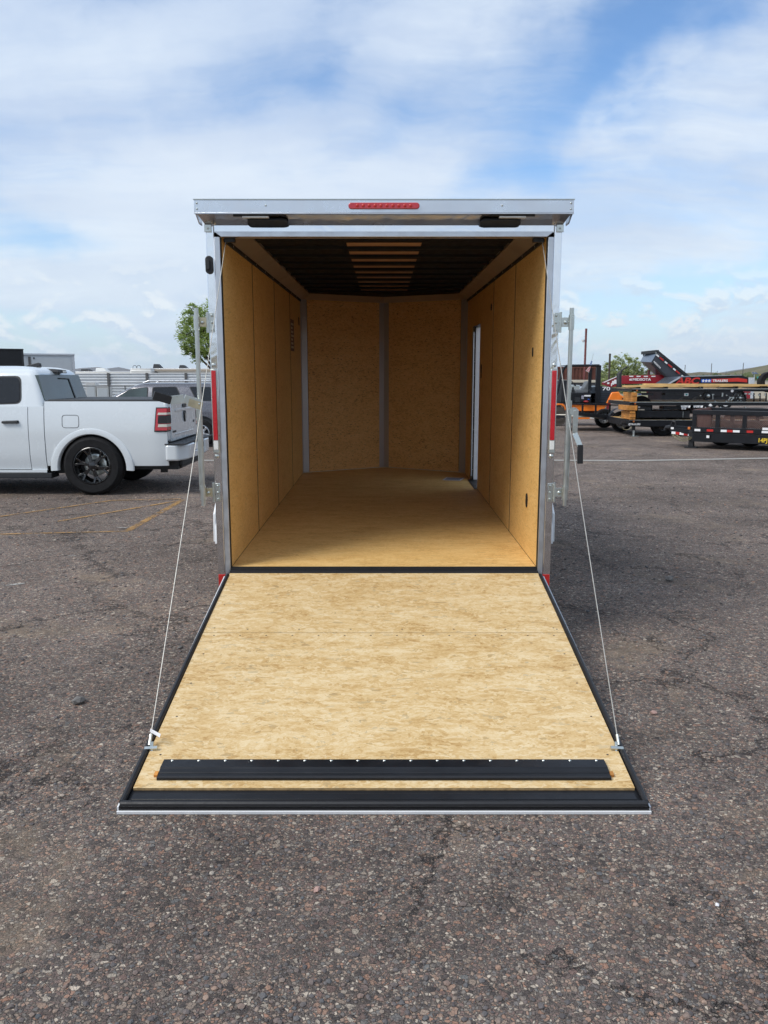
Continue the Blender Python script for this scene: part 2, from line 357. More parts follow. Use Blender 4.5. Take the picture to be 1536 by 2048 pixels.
def copy_tree(root, loc, rotz=None, label=None):
    def rec(o, par):
        c = o.copy(); COL.objects.link(c); c.parent = par; ORG[c] = ORG.get(o, Vector((0,0,0)))
        for ch in list(o.children): rec(ch, c)
        return c
    c = rec(root, None); c.location = loc
    if rotz is not None: c.rotation_euler[2] = rotz
    if label: c['label'] = label
    return c
# ------------------------------------------------------------------ ground
def ground_material():
    m = bpy.data.materials.new('worn_chip_seal'); m.use_nodes = True; n = NT(m.node_tree); b = m.node_tree.nodes['Principled BSDF']
    co = n.node('ShaderNodeTexCoord').outputs['Object']
    x, y, z = n.sep(co); v = n.comb(x, y, 0.)
    vw = n.vmath('ADD', v, n.vmath('SCALE', n.vmath('SUBTRACT', n.noise(v, 55, 2, .5, col=True), (.5,.5,.5)), .012))
    pal = [(0, (.030,.028,.030)), (.22, (.060,.052,.052)), (.40, (.098,.070,.066)), (.55, (.080,.083,.088)), (.68, (.14,.115,.10)), (.80, (.155,.095,.075)), (.90, (.16,.145,.13)), (.97, (.22,.20,.18)), (1., (.28,.25,.22))]
    def layer(sc):
        c = n.vor(vw, sc); e = n.vor(vw, sc, 'DISTANCE_TO_EDGE', 'Distance'); r = n.sep(c)
        return n.ramp(r[0], pal), e, r[1], r[2]
    c1, e1, a1, q1 = layer(92.); c2, e2, a2, q2 = layer(46.)
    mort = n.mix(n.mapr(n.noise(v, 240, 3, .7), .4, .65), (.028,.026,.026), (.105,.092,.086))
    f1 = n.mapr(e1, .03, .16); k1 = n.mix(f1, mort, c1)
    s2 = n.math('GREATER_THAN', a2, .70); f2 = n.math('MULTIPLY', s2, n.mapr(e2, .05, .14))
    k2 = n.mix(f2, k1, c2)
    # fine sand filled, browner patches
    big = n.noise(v, .55, 5, .62, .3); med = n.noise(v, 3.1, 5, .65)
    sandm = n.math('MULTIPLY', n.mapr(n.noise(v, .95, 6, .7, .4), .54, .68), .5)
    sand = n.mix(n.noise(v, 330, 2, .7), (.06,.048,.038), (.21,.17,.13))
    k3 = n.mix(sandm, k2, sand)
    tone = n.math('ADD', n.mapr(big, .3, .7, .72, 1.24, False), n.mapr(med, .3, .7, -.17, .17, False))
    blotch = n.mapr(n.noise(v, 11, 4, .7), .3, .7, .86, 1.12, False)
    tone = n.math('MULTIPLY', tone, blotch)
    k4 = n.mix(1., k3, n.comb(n.math('MULTIPLY', tone, 2.14), n.math('MULTIPLY', tone, 2.0), n.math('MULTIPLY', tone, 1.80)), 'MULTIPLY')
    # far ground: pale packed gravel beyond the lot, then green desert scrub
    dist = n.vmath('LENGTH', v)
    farc = n.mix(n.noise(v, .02, 6, .65), (.135,.15,.07), (.30,.25,.17))
    k5 = n.mix(n.mapr(n.math('ADD', dist, n.math('MULTIPLY', big, 12.)), 58, 80), k4, farc)
    # cracks
    vc = n.vmath('ADD', v, n.vmath('SCALE', n.vmath('SUBTRACT', n.noise(v, 3.0, 6, .7, col=True), (.5,.5,.5)), .9))
    ce = n.math('ADD', n.vor(vc, .85, 'DISTANCE_TO_EDGE', 'Distance'), n.math('MULTIPLY', n.math('SUBTRACT', n.noise(v, 45, 3, .7), .5), .012))
    cmask = n.mapr(n.noise(v, .8, 3, .6), .42, .55)
    crack = n.math('MULTIPLY', n.mapr(ce, .016, .003), cmask)
    k6 = n.mix(n.math('MULTIPLY', crack, .6), k5, (.018,.017,.018))
    n.put(b.inputs['Base Color'], k6)
    b.inputs['Roughness'].default_value = .9; b.inputs['Specular IOR Level'].default_value = .25
    h = n.math('ADD', n.math('MULTIPLY', f1, .5), n.math('MULTIPLY', f2, .9)); h = n.math('SUBTRACT', h, n.math('MULTIPLY', crack, 2.5))
    h = n.math('ADD', h, n.math('MULTIPLY', n.noise(v, 200, 3, .7), .5))
    fade = n.mapr(dist, 6, 40, 1, .35)
    nb = n.node('ShaderNodeBump'); n.put(nb.inputs['Height'], h); n.put(nb.inputs['Strength'], fade); nb.inputs['Distance'].default_value = .0045
    nb2 = n.bump(n.noise(v, 17, 5, .7), .55, .02, nb.outputs[0])
    n.l.new(nb2, b.inputs['Normal'])
    return m
gm = ground_material()
g = MB(); R_ = [3, 8, 20, 60, 200, 700, 3000, 10500]; vs = [(0, 0, 0)]; fs = []
for i, r in enumerate(R_):
    for k in range(48): vs.append((r*cos(k*pi/24), r*sin(k*pi/24), 0))
for k in range(48): fs.append((0, 1+k, 1+(k+1) % 48))
for i in range(len(R_)-1):
    for k in range(48): a = 1+i*48; fs.append((a+k, a+48+k, a+48+(k+1) % 48, a+(k+1) % 48))
g.add(vs, fs); g.build('ground', gm, kind='structure')
# loose gravel: small stones of mixed colours lying on the seal
def stone_mat():
    m = bpy.data.materials.new('loose_gravel'); m.use_nodes = True; n = NT(m.node_tree); b = m.node_tree.nodes['Principled BSDF']
    geo = n.node('ShaderNodeNewGeometry'); r = geo.outputs['Random Per Island']
    c = n.ramp(r, [(0, (.07,.06,.058)), (.25, (.11,.10,.10)), (.45, (.15,.115,.10)), (.6, (.10,.105,.11)), (.74, (.20,.14,.115)), (.86, (.24,.20,.165)), (.94, (.28,.17,.12)), (1., (.36,.32,.27))])
    f = n.mapr(n.noise(n.node('ShaderNodeTexCoord').outputs['Object'], 240, 3, .6), .3, .7, .75, 1.2, False)
    n.put(b.inputs['Base Color'], n.mix(1., c, n.comb(f, f, f), 'MULTIPLY')); b.inputs['Roughness'].default_value = .85
    return m
def ico(rad, rng, flat=.6):
    t = (1+5**.5)/2
    base = [Vector(p).normalized() for p in ((-1,t,0),(1,t,0),(-1,-t,0),(1,-t,0),(0,-1,t),(0,1,t),(0,-1,-t),(0,1,-t),(t,0,-1),(t,0,1),(-t,0,-1),(-t,0,1))]
    fs = [(0,11,5),(0,5,1),(0,1,7),(0,7,10),(0,10,11),(1,5,9),(5,11,4),(11,10,2),(10,7,6),(7,1,8),(3,9,4),(3,4,2),(3,2,6),(3,6,8),(3,8,9),(4,9,5),(2,4,11),(6,2,10),(8,6,7),(9,8,1)]
    a = rng.uniform(0, 6.28); sx = rng.uniform(.8, 1.35); ca, sa = cos(a), sin(a); out = []
    for p in base:
        q = p*rad*rng.uniform(.78, 1.12); X = q.x*sx; Y = q.y
        out.append((X*ca-Y*sa, X*sa+Y*ca, q.z*flat))
    return out, fs
rng = random.Random(3); mb = MB()
def under_ramp(x, y): return abs(x) < 1.08 and -2.22 < y < .2
cnt = 0
while cnt < 15000:
    d = 1.5*(14/1.5)**rng.random(); y = -CAM_D+d; w = d*.52+.2; x = rng.uniform(-w, w)
    if under_ramp(x, y) or (abs(x) < 1.06 and y > 0): continue
    dens_ = mnoise.noise(Vector((x*1.3, y*1.3, 0)))+.5*mnoise.noise(Vector((x*5, y*5, 3)))
    if dens_ < rng.uniform(-.55, .6): continue
    r = .0028*(1+rng.random()**4*2.4)*(1+.10*d); vs, fs = ico(r, rng)
    mb.add([(x+p[0], y+p[1], p[2]+r*.22) for p in vs], fs); cnt += 1
mb.build('loose_gravel', stone_mat(), kind='stuff', label='small loose stones strewn over the chip seal')
def rock(px, py, r, m, label):
    c = G(px, py); rg = random.Random(px); vs, fs = ico(r, rg, .75)
    o = MB().add([(p[0], p[1], p[2]+r*.5) for p in vs], fs); me = o.build('loose_stone', m, origin=None)
    me.location = c; s_ = me.modifiers.new('sub', 'SUBSURF'); s_.levels = 1; s_.render_levels = 2; s_.subdivision_type = 'SIMPLE'
    tag(me, label, 'stone')
rock(158, 1407, .034, M['stoneA'], 'dark grey stone lying on the asphalt left of the ramp')
rock(361, 1297, .018, M['stoneA'], 'small grey chip of stone close to the left edge of the ramp')
rock(1307, 1428, .018, M['stoneB'], 'pale pink stone on the asphalt right of the ramp')
rock(1434, 1812, .008, M['paper'], 'small white stone chip on the asphalt at lower right')
rock(634, 1782, .014, M['stoneB'], 'tan pebble on the asphalt below the ramp')
rock(1338, 1162, .035, M['stoneA'], 'dark lump of asphalt on the ground right of the trailer')

def paint_mat(name, col, amt):
    m = bpy.data.materials.new(name); m.use_nodes = True; n = NT(m.node_tree); b = m.node_tree.nodes['Principled BSDF']
    co = n.node('ShaderNodeTexCoord').outputs['Object']
    n.put(b.inputs['Base Color'], n.mix(n.mapr(n.noise(co, 30, 4, .7), .35, .7), col, tuple(c*.55 for c in col)))
    b.inputs['Roughness'].default_value = .85
    n.put(b.inputs['Alpha'], n.math('MULTIPLY', n.mapr(n.math('ADD', n.math('MULTIPLY', n.noise(co, 60, 5, .8), .6), n.math('MULTIPLY', n.noise(co, 4, 4, .7), .4)), amt-.05, amt+.06), .95))
    return m
ypm = paint_mat('worn_yellow_marking', (.50,.28,.09), .478); wpm = paint_mat('worn_white_marking', (.48,.46,.42), .5); cpm = paint_mat('concrete_strip', (.40,.38,.34), .38)
def stripe(name, a, b, w, m, z=.004):
    a = Vector(a); b = Vector(b); d = (b-a).normalized(); r = Vector((d.y, -d.x, 0))*w/2; n_ = max(1, int((b-a).length/.5)); rows = []
    for i in range(n_+1): p = a.lerp(b, i/n_); p.z = z; rows.append([p-r, p+r])
    return MB().grid(rows).build(name, m, kind='structure')
for i, (a, b, w) in enumerate([((365,1000),(255,1062),.085), ((257,1063),(0,1069),.05), ((352,1003),(113,1044),.055), ((0,1034),(222,1002),.05), ((222,1002),(362,999),.045)]):
    stripe('parking_line', G(*a), G(*b), w, ypm, .004+i*.0016)
stripe('white_marking', G(128,1115), G(150,1111), .07, wpm); stripe('white_marking', G(-10,1174), G(50,1167), .05, wpm); stripe('white_marking', G(236,1057), G(254,1058), .05, wpm, .014)
pts = [(-14, 11.6), (-6, 11.9), (-2.5, 11.86), (3.4, 11.9), (5.2, 11.82), (8.2, 12.35), (13, 12.9)]
for a, b in zip(pts, pts[1:]): stripe('concrete_strip', (*a, 0), (*b, 0), .22, cpm, .005)

# ------------------------------------------------------------------ the cargo trailer
HW, HO, ZF, ZT, ZR, ZC, HC, TL, TV = 1.0665, .978, .50, 2.528, 2.723, 2.595, .86, 4.78, .61
T = empty('cargo_trailer', 'open enclosed cargo trailer with polished rear frame and its ramp door lowered to the ground', 'cargo trailer', local=True, rot=(.0126, 0, 0))
def part(name, mb, m, parent=T, **k): return mb.build(name, m, parent, **k)
# floor
fl = []
yy = [0.0, 1.215, 2.43, 3.64, 4.77]
for i in range(4): fl.append(part('floor_panel', MB().box(-HO+.002, HO-.002, yy[i]+.001, yy[i+1]-.001, ZF-.02, ZF), M['osb_floor']))
part('floor_panel', MB().prism([(-HO+.002, 4.771), (HO-.002, 4.771), (0, TL+TV-.03)], 'z', ZF-.02, ZF), M['osb_floor'])
part('floor_frame', MB().box(-HW+.01, HW-.01, .03, TL, ZF-.13, ZF-.022), M['blackp'])
# side walls of panels, seams left open 3 mm
seams_l = [0.02, 1.17, 2.40, 3.62, TL-.04]
Wth = .018
def wall_panel(x0, x1, y0, y1, z0=ZF+.002, z1=ZC-.06): return MB().box(x0, x1, y0+.0025, y1-.0025, z0, z1)
for a, b in zip(seams_l, seams_l[1:]): part('wall_panel', wall_panel(-HO-Wth, -HO, a, b), M['osb_wall'])
DY0, DY1, DZ1 = 3.42, 4.12, 2.20
for a, b in ((.02, 1.17), (1.17, 2.40), (2.40, DY0+.002)): part('wall_panel', wall_panel(HO, HO+Wth, a, b), M['osb_wall'])
part('wall_panel', wall_panel(HO, HO+Wth, DY1+.03, TL-.04), M['osb_wall'])
part('wall_panel', MB().box(HO, HO+Wth, DY0, DY1+.03, DZ1, ZC-.06), M['osb_wall'])
for s in (-1, 1): part('panel_edge_strip', MB().box(min(s*(HO+.019), s*(HO+.024)), max(s*(HO+.019), s*(HO+.024)), 0.03, DY0-.03 if s > 0 else TL, ZF, ZC), M['plastic'])
for s, ys in ((-1, (1.17, 2.40, 3.62)), (1, (1.17, 2.40))):
    for yv in ys: part('panel_joint', MB().box(*sorted((s*HO, s*(HO-.0035))), yv-.0035, yv+.0035, ZF+.003, ZC-.08), M['bark'])
# cove between wall and ceiling
for s in (-1, 1):
    mb = MB(); x0, x1 = s*HO, s*HC
    mb.prism([(x0, ZC-.062), (x1, ZC-.004), (x1, ZC+.02), (s*(HO+.02), ZC-.03)], 'y', .06, TL+.02)
    o = part('ceiling_cove', mb, M['coved'])
    mb = MB(); mb.box(min(s*HO, s*(HO-.012)), max(s*HO, s*(HO-.012)), .08, TL-.06, ZC-.082, ZC-.058); q = part('cove_channel', mb, M['plastic'], o)
    n_sc = 9
    sc = None
    for i in range(n_sc):
        yv = .35+i*.48
        if sc is None: sc = part('screw', MB().lathe([(0, -.004), (.006, -.002), (.006, .002), (0, .004)], (s*(HO-.012), yv, ZC-.07), 'x', 8), M['galv'], o); y00 = yv
        else: rep(sc, (0, yv-y00, 0), o)
# ceiling: black skin, brown boards down the middle, black roof bows below it
part('roof_skin', MB().prism([(-HW+.01, ZR-.035), (HW-.01, ZR-.035), (HW-.01, ZR-.02), (0, ZR), (-HW+.01, ZR-.02)], 'y', -.06, TL), M['blackc'])
for s in (-1, 1): part('ceiling_sheet', MB().box(*sorted((s*.263, s*HO)), -.01, TL, ZC+.018, ZC+.024), M['blackc'])
part('roof_skin', MB().prism([(-HW+.01, TL), (HW-.01, TL), (0, TL+TV)], 'z', ZR-.05, ZR-.02), M['blackc'])
part('ceiling_sheet', MB().prism([(-HO, TL+.001), (HO, TL+.001), (0, TL+TV-.03)], 'z', ZC+.018, ZC+.024), M['blackc'])
for i, (a, b) in enumerate(((-.02, 2.44), (2.445, 4.7))): part('ceiling_board', MB().box(-.262, .262, a, b, ZC+.019, ZC+.026), M['kraft'])
bow = None
for i in range(11):
    yv = .19+i*.43
    if bow is None:
        prof = [(yv-.077, ZC+.017), (yv-.060, ZC), (yv+.060, ZC), (yv+.077, ZC+.017)]
        bow = part('roof_bow', MB().prism(prof, 'x', -HC+.004, HC-.004), M['blackc']); yb = yv
    else: rep(bow, (0, yv-yb, 0), T)
# front V walls
def vpt(s, t, off=0.):  # along the V from side corner (t=0) to nose (t=1)
    return Vector((s*HO*(1-t), TL+(TV-.04)*t-off, 0))
for s in (-1, 1):
    a, b = vpt(s, .075), vpt(s, .94)
    mb = MB(); nrm = Vector((b.y-a.y, -(b.x-a.x), 0)).normalized()*(.012 if True else 0)
    if nrm.y < 0: nrm = -nrm
    mb.hexa([a+Vector((0,0,ZF+.003)), b+Vector((0,0,ZF+.003)), b+nrm+Vector((0,0,ZF+.003)), a+nrm+Vector((0,0,ZF+.003))],
            [a+Vector((0,0,ZC-.05)), b+Vector((0,0,ZC-.05)), b+nrm+Vector((0,0,ZC-.05)), a+nrm+Vector((0,0,ZC-.05))])
    part('front_wall_panel', mb, M['osb_front'])
    a, b = vpt(s, 0), vpt(s, 1)
    mb = MB(); mb.grid([[a+Vector((0,-.03,ZC-.055)), b+Vector((0,-.03,ZC-.055))], [a+Vector((0,-.12,ZC+.01)), b+Vector((0,-.12,ZC+.01))]]); part('front_cove', mb, M['coved'])
    # corner trims of bright metal
    c0, c1 = vpt(s, 0, .006), vpt(s, .07, .006)
    mb = MB().prism([(s*(HO-.001), c0.y-.055), (s*(HO-.004), c0.y-.055), (c0.x-s*.006, c0.y-.004), (c1.x, c1.y-.002), (c1.x, c1.y+.003), (s*HO, c0.y+.01)], 'z', ZF+.004, ZC-.05)
    t_ = part('corner_trim', mb, M['trim'])
    if s < 0:
        sc = None
        for i in range(5):
            zz = .9+i*.36
            if sc is None: sc = part('screw', MB().lathe([(0, -.004), (.007, -.003), (.007, .002), (0, .003)], (c1.x-.03, c0.y-.0+.012, zz), 'y', 8), M['galv'], t_); z00 = zz
            else: rep(sc, (0, 0, zz-z00), t_)
c = vpt(1, .94); part('corner_trim', MB().prism([(-c.x, c.y-.004), (0, TL+TV-.05), (c.x, c.y-.004), (c.x, c.y+.002), (0, TL+TV-.04), (-c.x, c.y+.002)], 'z', ZF+.004, ZC-.05), M['trim'])
part('floor_bead', MB().tube([vpt(-1, 0, .012)+Vector((0,0,ZF+.004)), vpt(0, 1, .012)+Vector((0,0,ZF+.004)), vpt(1, 0, .012)+Vector((0,0,ZF+.004))], .004, 5), M['pale'])
# exterior skins
for s in (-1, 1):
    x0, x1 = sorted((s*(HW-.012), s*(HW-.004)))
    if s < 0: part('side_skin', MB().box(x0, x1, .07, TL, ZF-.08, ZR-.05), M['whitep'])
    else:
        part('side_skin', MB().box(x0, x1, .07, DY0, ZF-.08, ZR-.05), M['whitep']); part('side_skin', MB().box(x0, x1, DY1+.03, TL, ZF-.08, ZR-.05), M['whitep'])
        part('side_skin', MB().box(x0, x1, DY0+.001, DY1+.029, DZ1, ZR-.05), M['whitep'])
    a = Vector((s*(HW-.006), TL, 0)); b = Vector((0, TL+TV+.03, 0)); o_ = Vector((0, .008, 0))
    mb = MB(); mb.hexa([a+Vector((0,0,ZF-.08)), b+Vector((0,0,ZF-.08)), b+o_+Vector((0,0,ZF-.08)), a+o_+Vector((0,0,ZF-.08))], [a+Vector((0,0,ZR-.05)), b+Vector((0,0,ZR-.05)), b+o_+Vector((0,0,ZR-.05)), a+o_+Vector((0,0,ZR-.05))]); part('nose_skin', mb, M['silver'])
    part('roof_rail', MB().box(*sorted((s*(HW-.004), s*(HW+.012))), .06, TL, ZR-.09, ZR-.015), M['alu'])
# rear posts
for s in (-1, 1):
    def X(a, b): return sorted((s*a, s*b))
    x0, x1 = X(1.016, HW)
    po = part('rear_post', MB().box(x0, x1, -.008, .075, ZF-.13, ZT+.068), M['polish'], bevel=.006)
    x0, x1 = X(.9825, 1.0155); part('door_jamb', MB().box(x0, x1, -.014, .05, ZF-.06, ZT+.002), M['alu'], po, bevel=.002)
    x0, x1 = X(HO+.0005, .982); part('door_seal', MB().box(x0, x1, -.009, .05, ZF-.02, ZT), M['black'], po)
    x0, x1 = X(1.016, 1.062)
    part('corner_reflector', MB().box(x0, x1, -.0125, -.0085, ZF-.135, ZF-.047), M['redtape'], T)
    # vertical stop lamp
    lx = s*1.046
    rl = part('stop_lamp', MB().box(lx-.021, lx+.021, -.016, -.0085, 1.235, 1.752), M['galv'], T, bevel=.003)
    part('red_lens', MB().box(lx-.014, lx+.014, -.026, -.0165, 1.315, 1.742), M['red'], rl, bevel=.003)
    part('white_lens', MB().box(lx-.014, lx+.014, -.024, -.0165, 1.256, 1.312), M['whitelens'], rl, bevel=.002)
    for zz in (1.775, 1.215): part('bolt', MB().lathe([(0, -.018), (.008, -.016), (.013, -.011), (.014, -.0085)], (lx, 0, zz), 'y', 10), M['galv'], rl)
    # lock rod with hinges
    bx = s*1.135
    rod = part('lock_rod', MB().tube([(bx, -.035, 2.115), (bx, -.035, .905)], .0135, 14), M['galv'], T, smooth=True)
    part('rod_channel', MB().tube([(bx+s*.018, -.02, 1.56), (bx+s*.018, -.02, 1.0)], .008, 8), M['galv'], rod)
    for zc_, zn in ((2.03, 0), (.985, 1)):
        h = part('hinge', MB().box(*X(1.032, 1.063), -.014, -.0085, zc_-.058, zc_+.058), M['galv'], T, bevel=.0015)
        part('hinge_knuckle', MB().tube([(s*1.072, -.016, zc_-.06), (s*1.072, -.016, zc_+.062)], .0085, 10), M['galv'], h)
        part('hinge_plate', MB().box(*X(1.078, 1.128), -.022, -.017, zc_-.026, zc_+.03), M['zinc'] if s < 0 else M['galv'], h, bevel=.001)
        part('rod_keeper', MB().tube([(bx, -.035, zc_-.045), (bx, -.035, zc_+.045)], .0175, 12), M['galv'], h)
        part('rivet', MB().lathe([(0, -.032), (.008, -.03), (.012, -.022)], (s*1.102, 0, zc_), 'y', 10), M['galv'], h)
        for k in (-.042, 0, .042):
            part('bolt', MB().lathe([(0, -.024), (.005, -.023), (.0075, -.018), (.008, -.0145)], (s*(1.045), 0, zc_+k), 'y', 8), M['galv'], h)
# lock handles
hl = part('lock_handle', MB().bar((-1.12, -.045, 1.535), (-1.215, -.10, 1.575), .008, .052, (0,0,1)).bar((-1.215, -.10, 1.575), (-1.29, -.13, 1.565), .008, .052), M['galv'], T, bevel=.001)
part('handle_grip', MB().bar((-1.285, -.135, 1.565), (-1.375, -.19, 1.598), .014, .05), M['black'], hl, bevel=.003)
part('handle_bracket', MB().bar((-1.118, -.047, 1.525), (-1.19, -.09, 1.552), .005, .046), M['zinc'], hl)
part('pivot', MB().lathe([(0, -.062), (.008, -.06), (.010, -.04)], (-1.135, 0, 1.54), 'y', 10), M['galv'], hl)
hr = part('lock_handle', MB().bar((1.178, -.06, 1.505), (1.176, -.06, 1.36), .032, .006, (0,-1,0)).bar((1.176, -.06, 1.362), (1.208, -.075, 1.285), .032, .006, (0,-1,0)), M['galv'], T, bevel=.001)
part('handle_bracket', MB().oval((1.166, -.052, 1.495), .055, .05, .006, 'y'), M['galv'], hr)
part('handle_grip', MB().bar((1.2095, -.075, 1.292), (1.213, -.075, 1.175), .034, .018, (0,-1,0)), M['black'], hr, bevel=.003)
part('pivot', MB().lathe([(0, -.066), (.005, -.064), (.006, -.056)], (1.172, 0, 1.497), 'y', 10), M['galv'], hr)
# header over the opening
part('header', MB().box(-1.0155, 1.0155, -.004, .06, ZT+.029, 2.5965), M['polish'])
part('drip_rail', MB().prism([(-1.012, ZT+.030), (1.012, ZT+.030), (.972, ZT), (-.972, ZT)], 'y', -.030, .05), M['alu'], bevel=.002)
for s in (-1, 1): part('spring_bracket', MB().box(*sorted((s*.90, s*.962)), .02, .06, ZT-.022, ZT-.001), M['plastic'])
# overhanging rear cap: front face, sloped polished soffit, side cheeks
cap = part('rear_cap', MB().box(-1.109, 1.109, -.104, -.096, 2.652, ZR), M['fascia'], bevel=.002)
part('cap_lip', MB().box(-1.113, 1.113, -.107, .02, ZR+.001, ZR+.006), M['galv'], cap)
part('cap_lip', MB().box(-1.109, 1.109, -.108, -.097, 2.645, 2.651), M['alu'], cap)
rows = []
for i in range(9):
    t = i/8; yv = -.095+.093*t; zv = 2.652-.056*(t**1.3); hw = 1.104-.038*t
    rows.append([(-hw+2*hw*k/24, yv, zv) for k in range(25)])
part('soffit', MB().grid(rows), M['soffit'], cap, smooth=True)
for s in (-1, 1):
    part('cap_cheek', MB().prism([(-.1, ZR), (-.1, 2.652), (-.002, 2.606), (.07, 2.606), (.07, ZR)], 'x', *sorted((s*1.100, s*1.106))), M['polish'], cap)
    part('cap_bracket', MB().box(*sorted((s*1.03, s*1.072)), -.018, -.0095, 2.557, 2.60), M['galv'], cap, bevel=.002)
    part('rivet', MB().lathe([(0, -.024), (.006, -.022), (.007, -.019)], (s*1.05, 0, 2.578), 'y', 8), M['galv'], cap)
    for (rx, rz) in ((1.092, 2.705), (1.092, 2.673), (.69, 2.692)):
        part('rivet', MB().lathe([(0, -.110), (.004, -.109), (.0065, -.105)], (s*rx, 0, rz), 'y', 8), M['galv'], cap)
ml = part('marker_lamp', MB().oval((.0, -.1045, 2.689), .415, .035, .012, 'y', 28), M['red'], T, bevel=.003)
for i in range(10): part('lamp_cell', MB().lathe([(0, -.1195), (.006, -.119), (.010, -.1168)], (-.155+i*.0345, 0, 2.689), 'y', 10), M['redtape'], ml)
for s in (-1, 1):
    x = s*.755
    ll = part('load_lamp', MB().oval((x, -.066, 2.651), .27, .05, .014, 'z', 22), M['black'], T, bevel=.003)
    part('lamp_lens', MB().box(x-.078, x+.078, -.088, -.044, 2.6265, 2.6362), M['whitelens'], ll, bevel=.002)
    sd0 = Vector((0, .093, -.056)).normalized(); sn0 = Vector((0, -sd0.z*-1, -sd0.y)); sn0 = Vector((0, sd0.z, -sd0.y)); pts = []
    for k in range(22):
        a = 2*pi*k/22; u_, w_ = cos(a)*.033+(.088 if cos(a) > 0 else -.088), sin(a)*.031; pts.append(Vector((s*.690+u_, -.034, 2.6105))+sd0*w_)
    part('lamp_reflection_plate', MB().add([p+sn0*.012 for p in pts]+[p-sn0*.002 for p in pts], [tuple(range(22)), tuple(range(43, 21, -1))]+[(i, 22+i, 22+(i+1) % 22, (i+1) % 22) for i in range(22)]), M['plastic'], T, bevel=.002)  # dark oval plate added on the soffit to imitate the load lamp's reflection
cl_ = part('clearance_lamp', MB().oval((-1.05, -.009, 2.368), .046, .105, .016, 'y', 22), M['black'], T, bevel=.004)
part('lamp_lens', MB().oval((-1.057, -.026, 2.37), .026, .062, .010, 'y', 18), M['plastic'], cl_, bevel=.003)
# threshold
part('threshold', MB().box(-.985, .985, -.012, .004, ZF-.075, ZF-.008), M['black'], T)
part('threshold', MB().prism([(-.03, ZF-.036), (.02, ZF-.026), (.0, ZF+.003), (-.004, ZF+.003), (-.004, ZF-.018), (-.028, ZF-.022)], 'x', -.985, .985), M['black'], T)
tt_ = part('hinge_tube', MB().tube([(-.985, -.018, ZF-.03), (.985, -.018, ZF-.03)], .011, 8), M['black'], T)
# ramp: frame of its own, axes rx (across) ry (down the slope) rn (normal)
A0 = Vector((0, -.035, .468)); A1 = Vector((0, -2.15, .066)); rd = (A1-A0).normalized(); RL = (A1-A0).length; rn = Vector((0, -rd.z, rd.y)); rn = rn if rn.z > 0 else -rn
def rp(x, s, n): return A0+Vector((x*(.966+.034*s/RL), 0, 0))+rd*s+rn*n
def rbox(x0, x1, s0, s1, n0, n1):
    return MB().hexa([rp(x0, s0, n0), rp(x1, s0, n0), rp(x1, s1, n0), rp(x0, s1, n0)], [rp(x0, s0, n1), rp(x1, s0, n1), rp(x1, s1, n1), rp(x0, s1, n1)])
rd_body = part('ramp_door', rbox(-1.035, 1.035, .002, RL-.004, -.045, -.0125), M['blackp'], T)
SE = RL-.098
s_seam = .775
for a, b in ((.002, s_seam-.002), (s_seam+.002, SE)):
    e = part('ramp_panel', rbox(-1.018, 1.018, a, b, -.012, 0), M['osb_ramp'], rd_body)
    e.data.materials.append(M['osb_edge'])
    for p in e.data.polygons:
        if abs(p.normal.dot(rn)) < .8: p.material_index = 1
nf = None
for i in range(14):
    for s_ in (s_seam+.03, s_seam-.04) if i % 2 else (s_seam+.03,):
        p_ = rp(0, s_, 0)
        if nf is None: nf = MB().lathe([(0, .0012), (.0045, .0008), (.0055, 0)], p_, 'z', 8).build('fastener', M['postdark'], rd_body); nf0 = p_.copy(); nf.location.x = -.93
        else: q_ = rep(nf, (0, p_.y-nf0.y, p_.z-nf0.z), rd_body); q_.location.x = -.93+i*.143+(.03 if s_ < s_seam else 0)
for sx_ in (-1, 1):
    for i in range(7): q_ = rep(nf, (0, 0, 0), rd_body); p_ = rp(0, .16+i*.28, 0); q_.location = (sx_*.965*(.966+.034*(.16+i*.28)/RL), p_.y-nf0.y, p_.z-nf0.z)
scm = paint_mat('tyre_scuff', (.44,.33,.19), .51)
def scuff(px_, s_, rot_, n_, w_, h_):
    mb = MB()
    for i in range(n_):
        for k in (0, 1):
            c_ = Vector((px_, s_))+Matrix.Rotation(rot_, 2) @ Vector((i*w_*1.5, k*h_*1.15)); ex = Matrix.Rotation(rot_+.25*(1 if k else -1), 2) @ Vector((w_/2, 0)); ey = Matrix.Rotation(rot_, 2) @ Vector((w_*.5, h_/2))
            mb.add([rp(q.x, q.y, .0012) for q in (c_-ex-ey, c_+ex-ey, c_+ex+ey, c_-ex+ey)], [(0,1,2,3)])
    mb.build('tyre_scuff', scm, rd_body)

part('ramp_channel', rbox(-1.012, 1.012, SE+.002, SE+.033, -.0125, -.0105), M['blackp'], rd_body)
part('ramp_channel', rbox(-1.006, 1.006, SE+.036, RL-.026, -.012, .003), M['blackp'], rd_body, bevel=.002)
sq = [rp(-1.038, .02, -.002), rp(-1.036, RL*.5, -.002), rp(-1.038, RL-.02, -.002)]
part('ramp_seal', MB().tube([rp(-1.028, .03, .0), rp(-1.034, RL*.5, .0), rp(-1.036, RL-.012, .0)], .0125, 10), M['black'], rd_body)
part('ramp_seal', MB().tube([rp(1.028, .03, .0), rp(1.034, RL*.5, .0), rp(1.036, RL-.012, .0)], .0125, 10), M['black'], rd_body)
part('ramp_seal', MB().tube([rp(-1.04, RL-.006, -.002), rp(1.04, RL-.006, -.002)], .014, 10), M['black'], rd_body)
part('ramp_trim', rbox(-1.052, -1.046, .03, RL+.006, -.045, -.008), M['whitep'], rd_body); part('ramp_trim', rbox(1.046, 1.052, .03, RL+.006, -.045, -.008), M['alu'], rd_body)
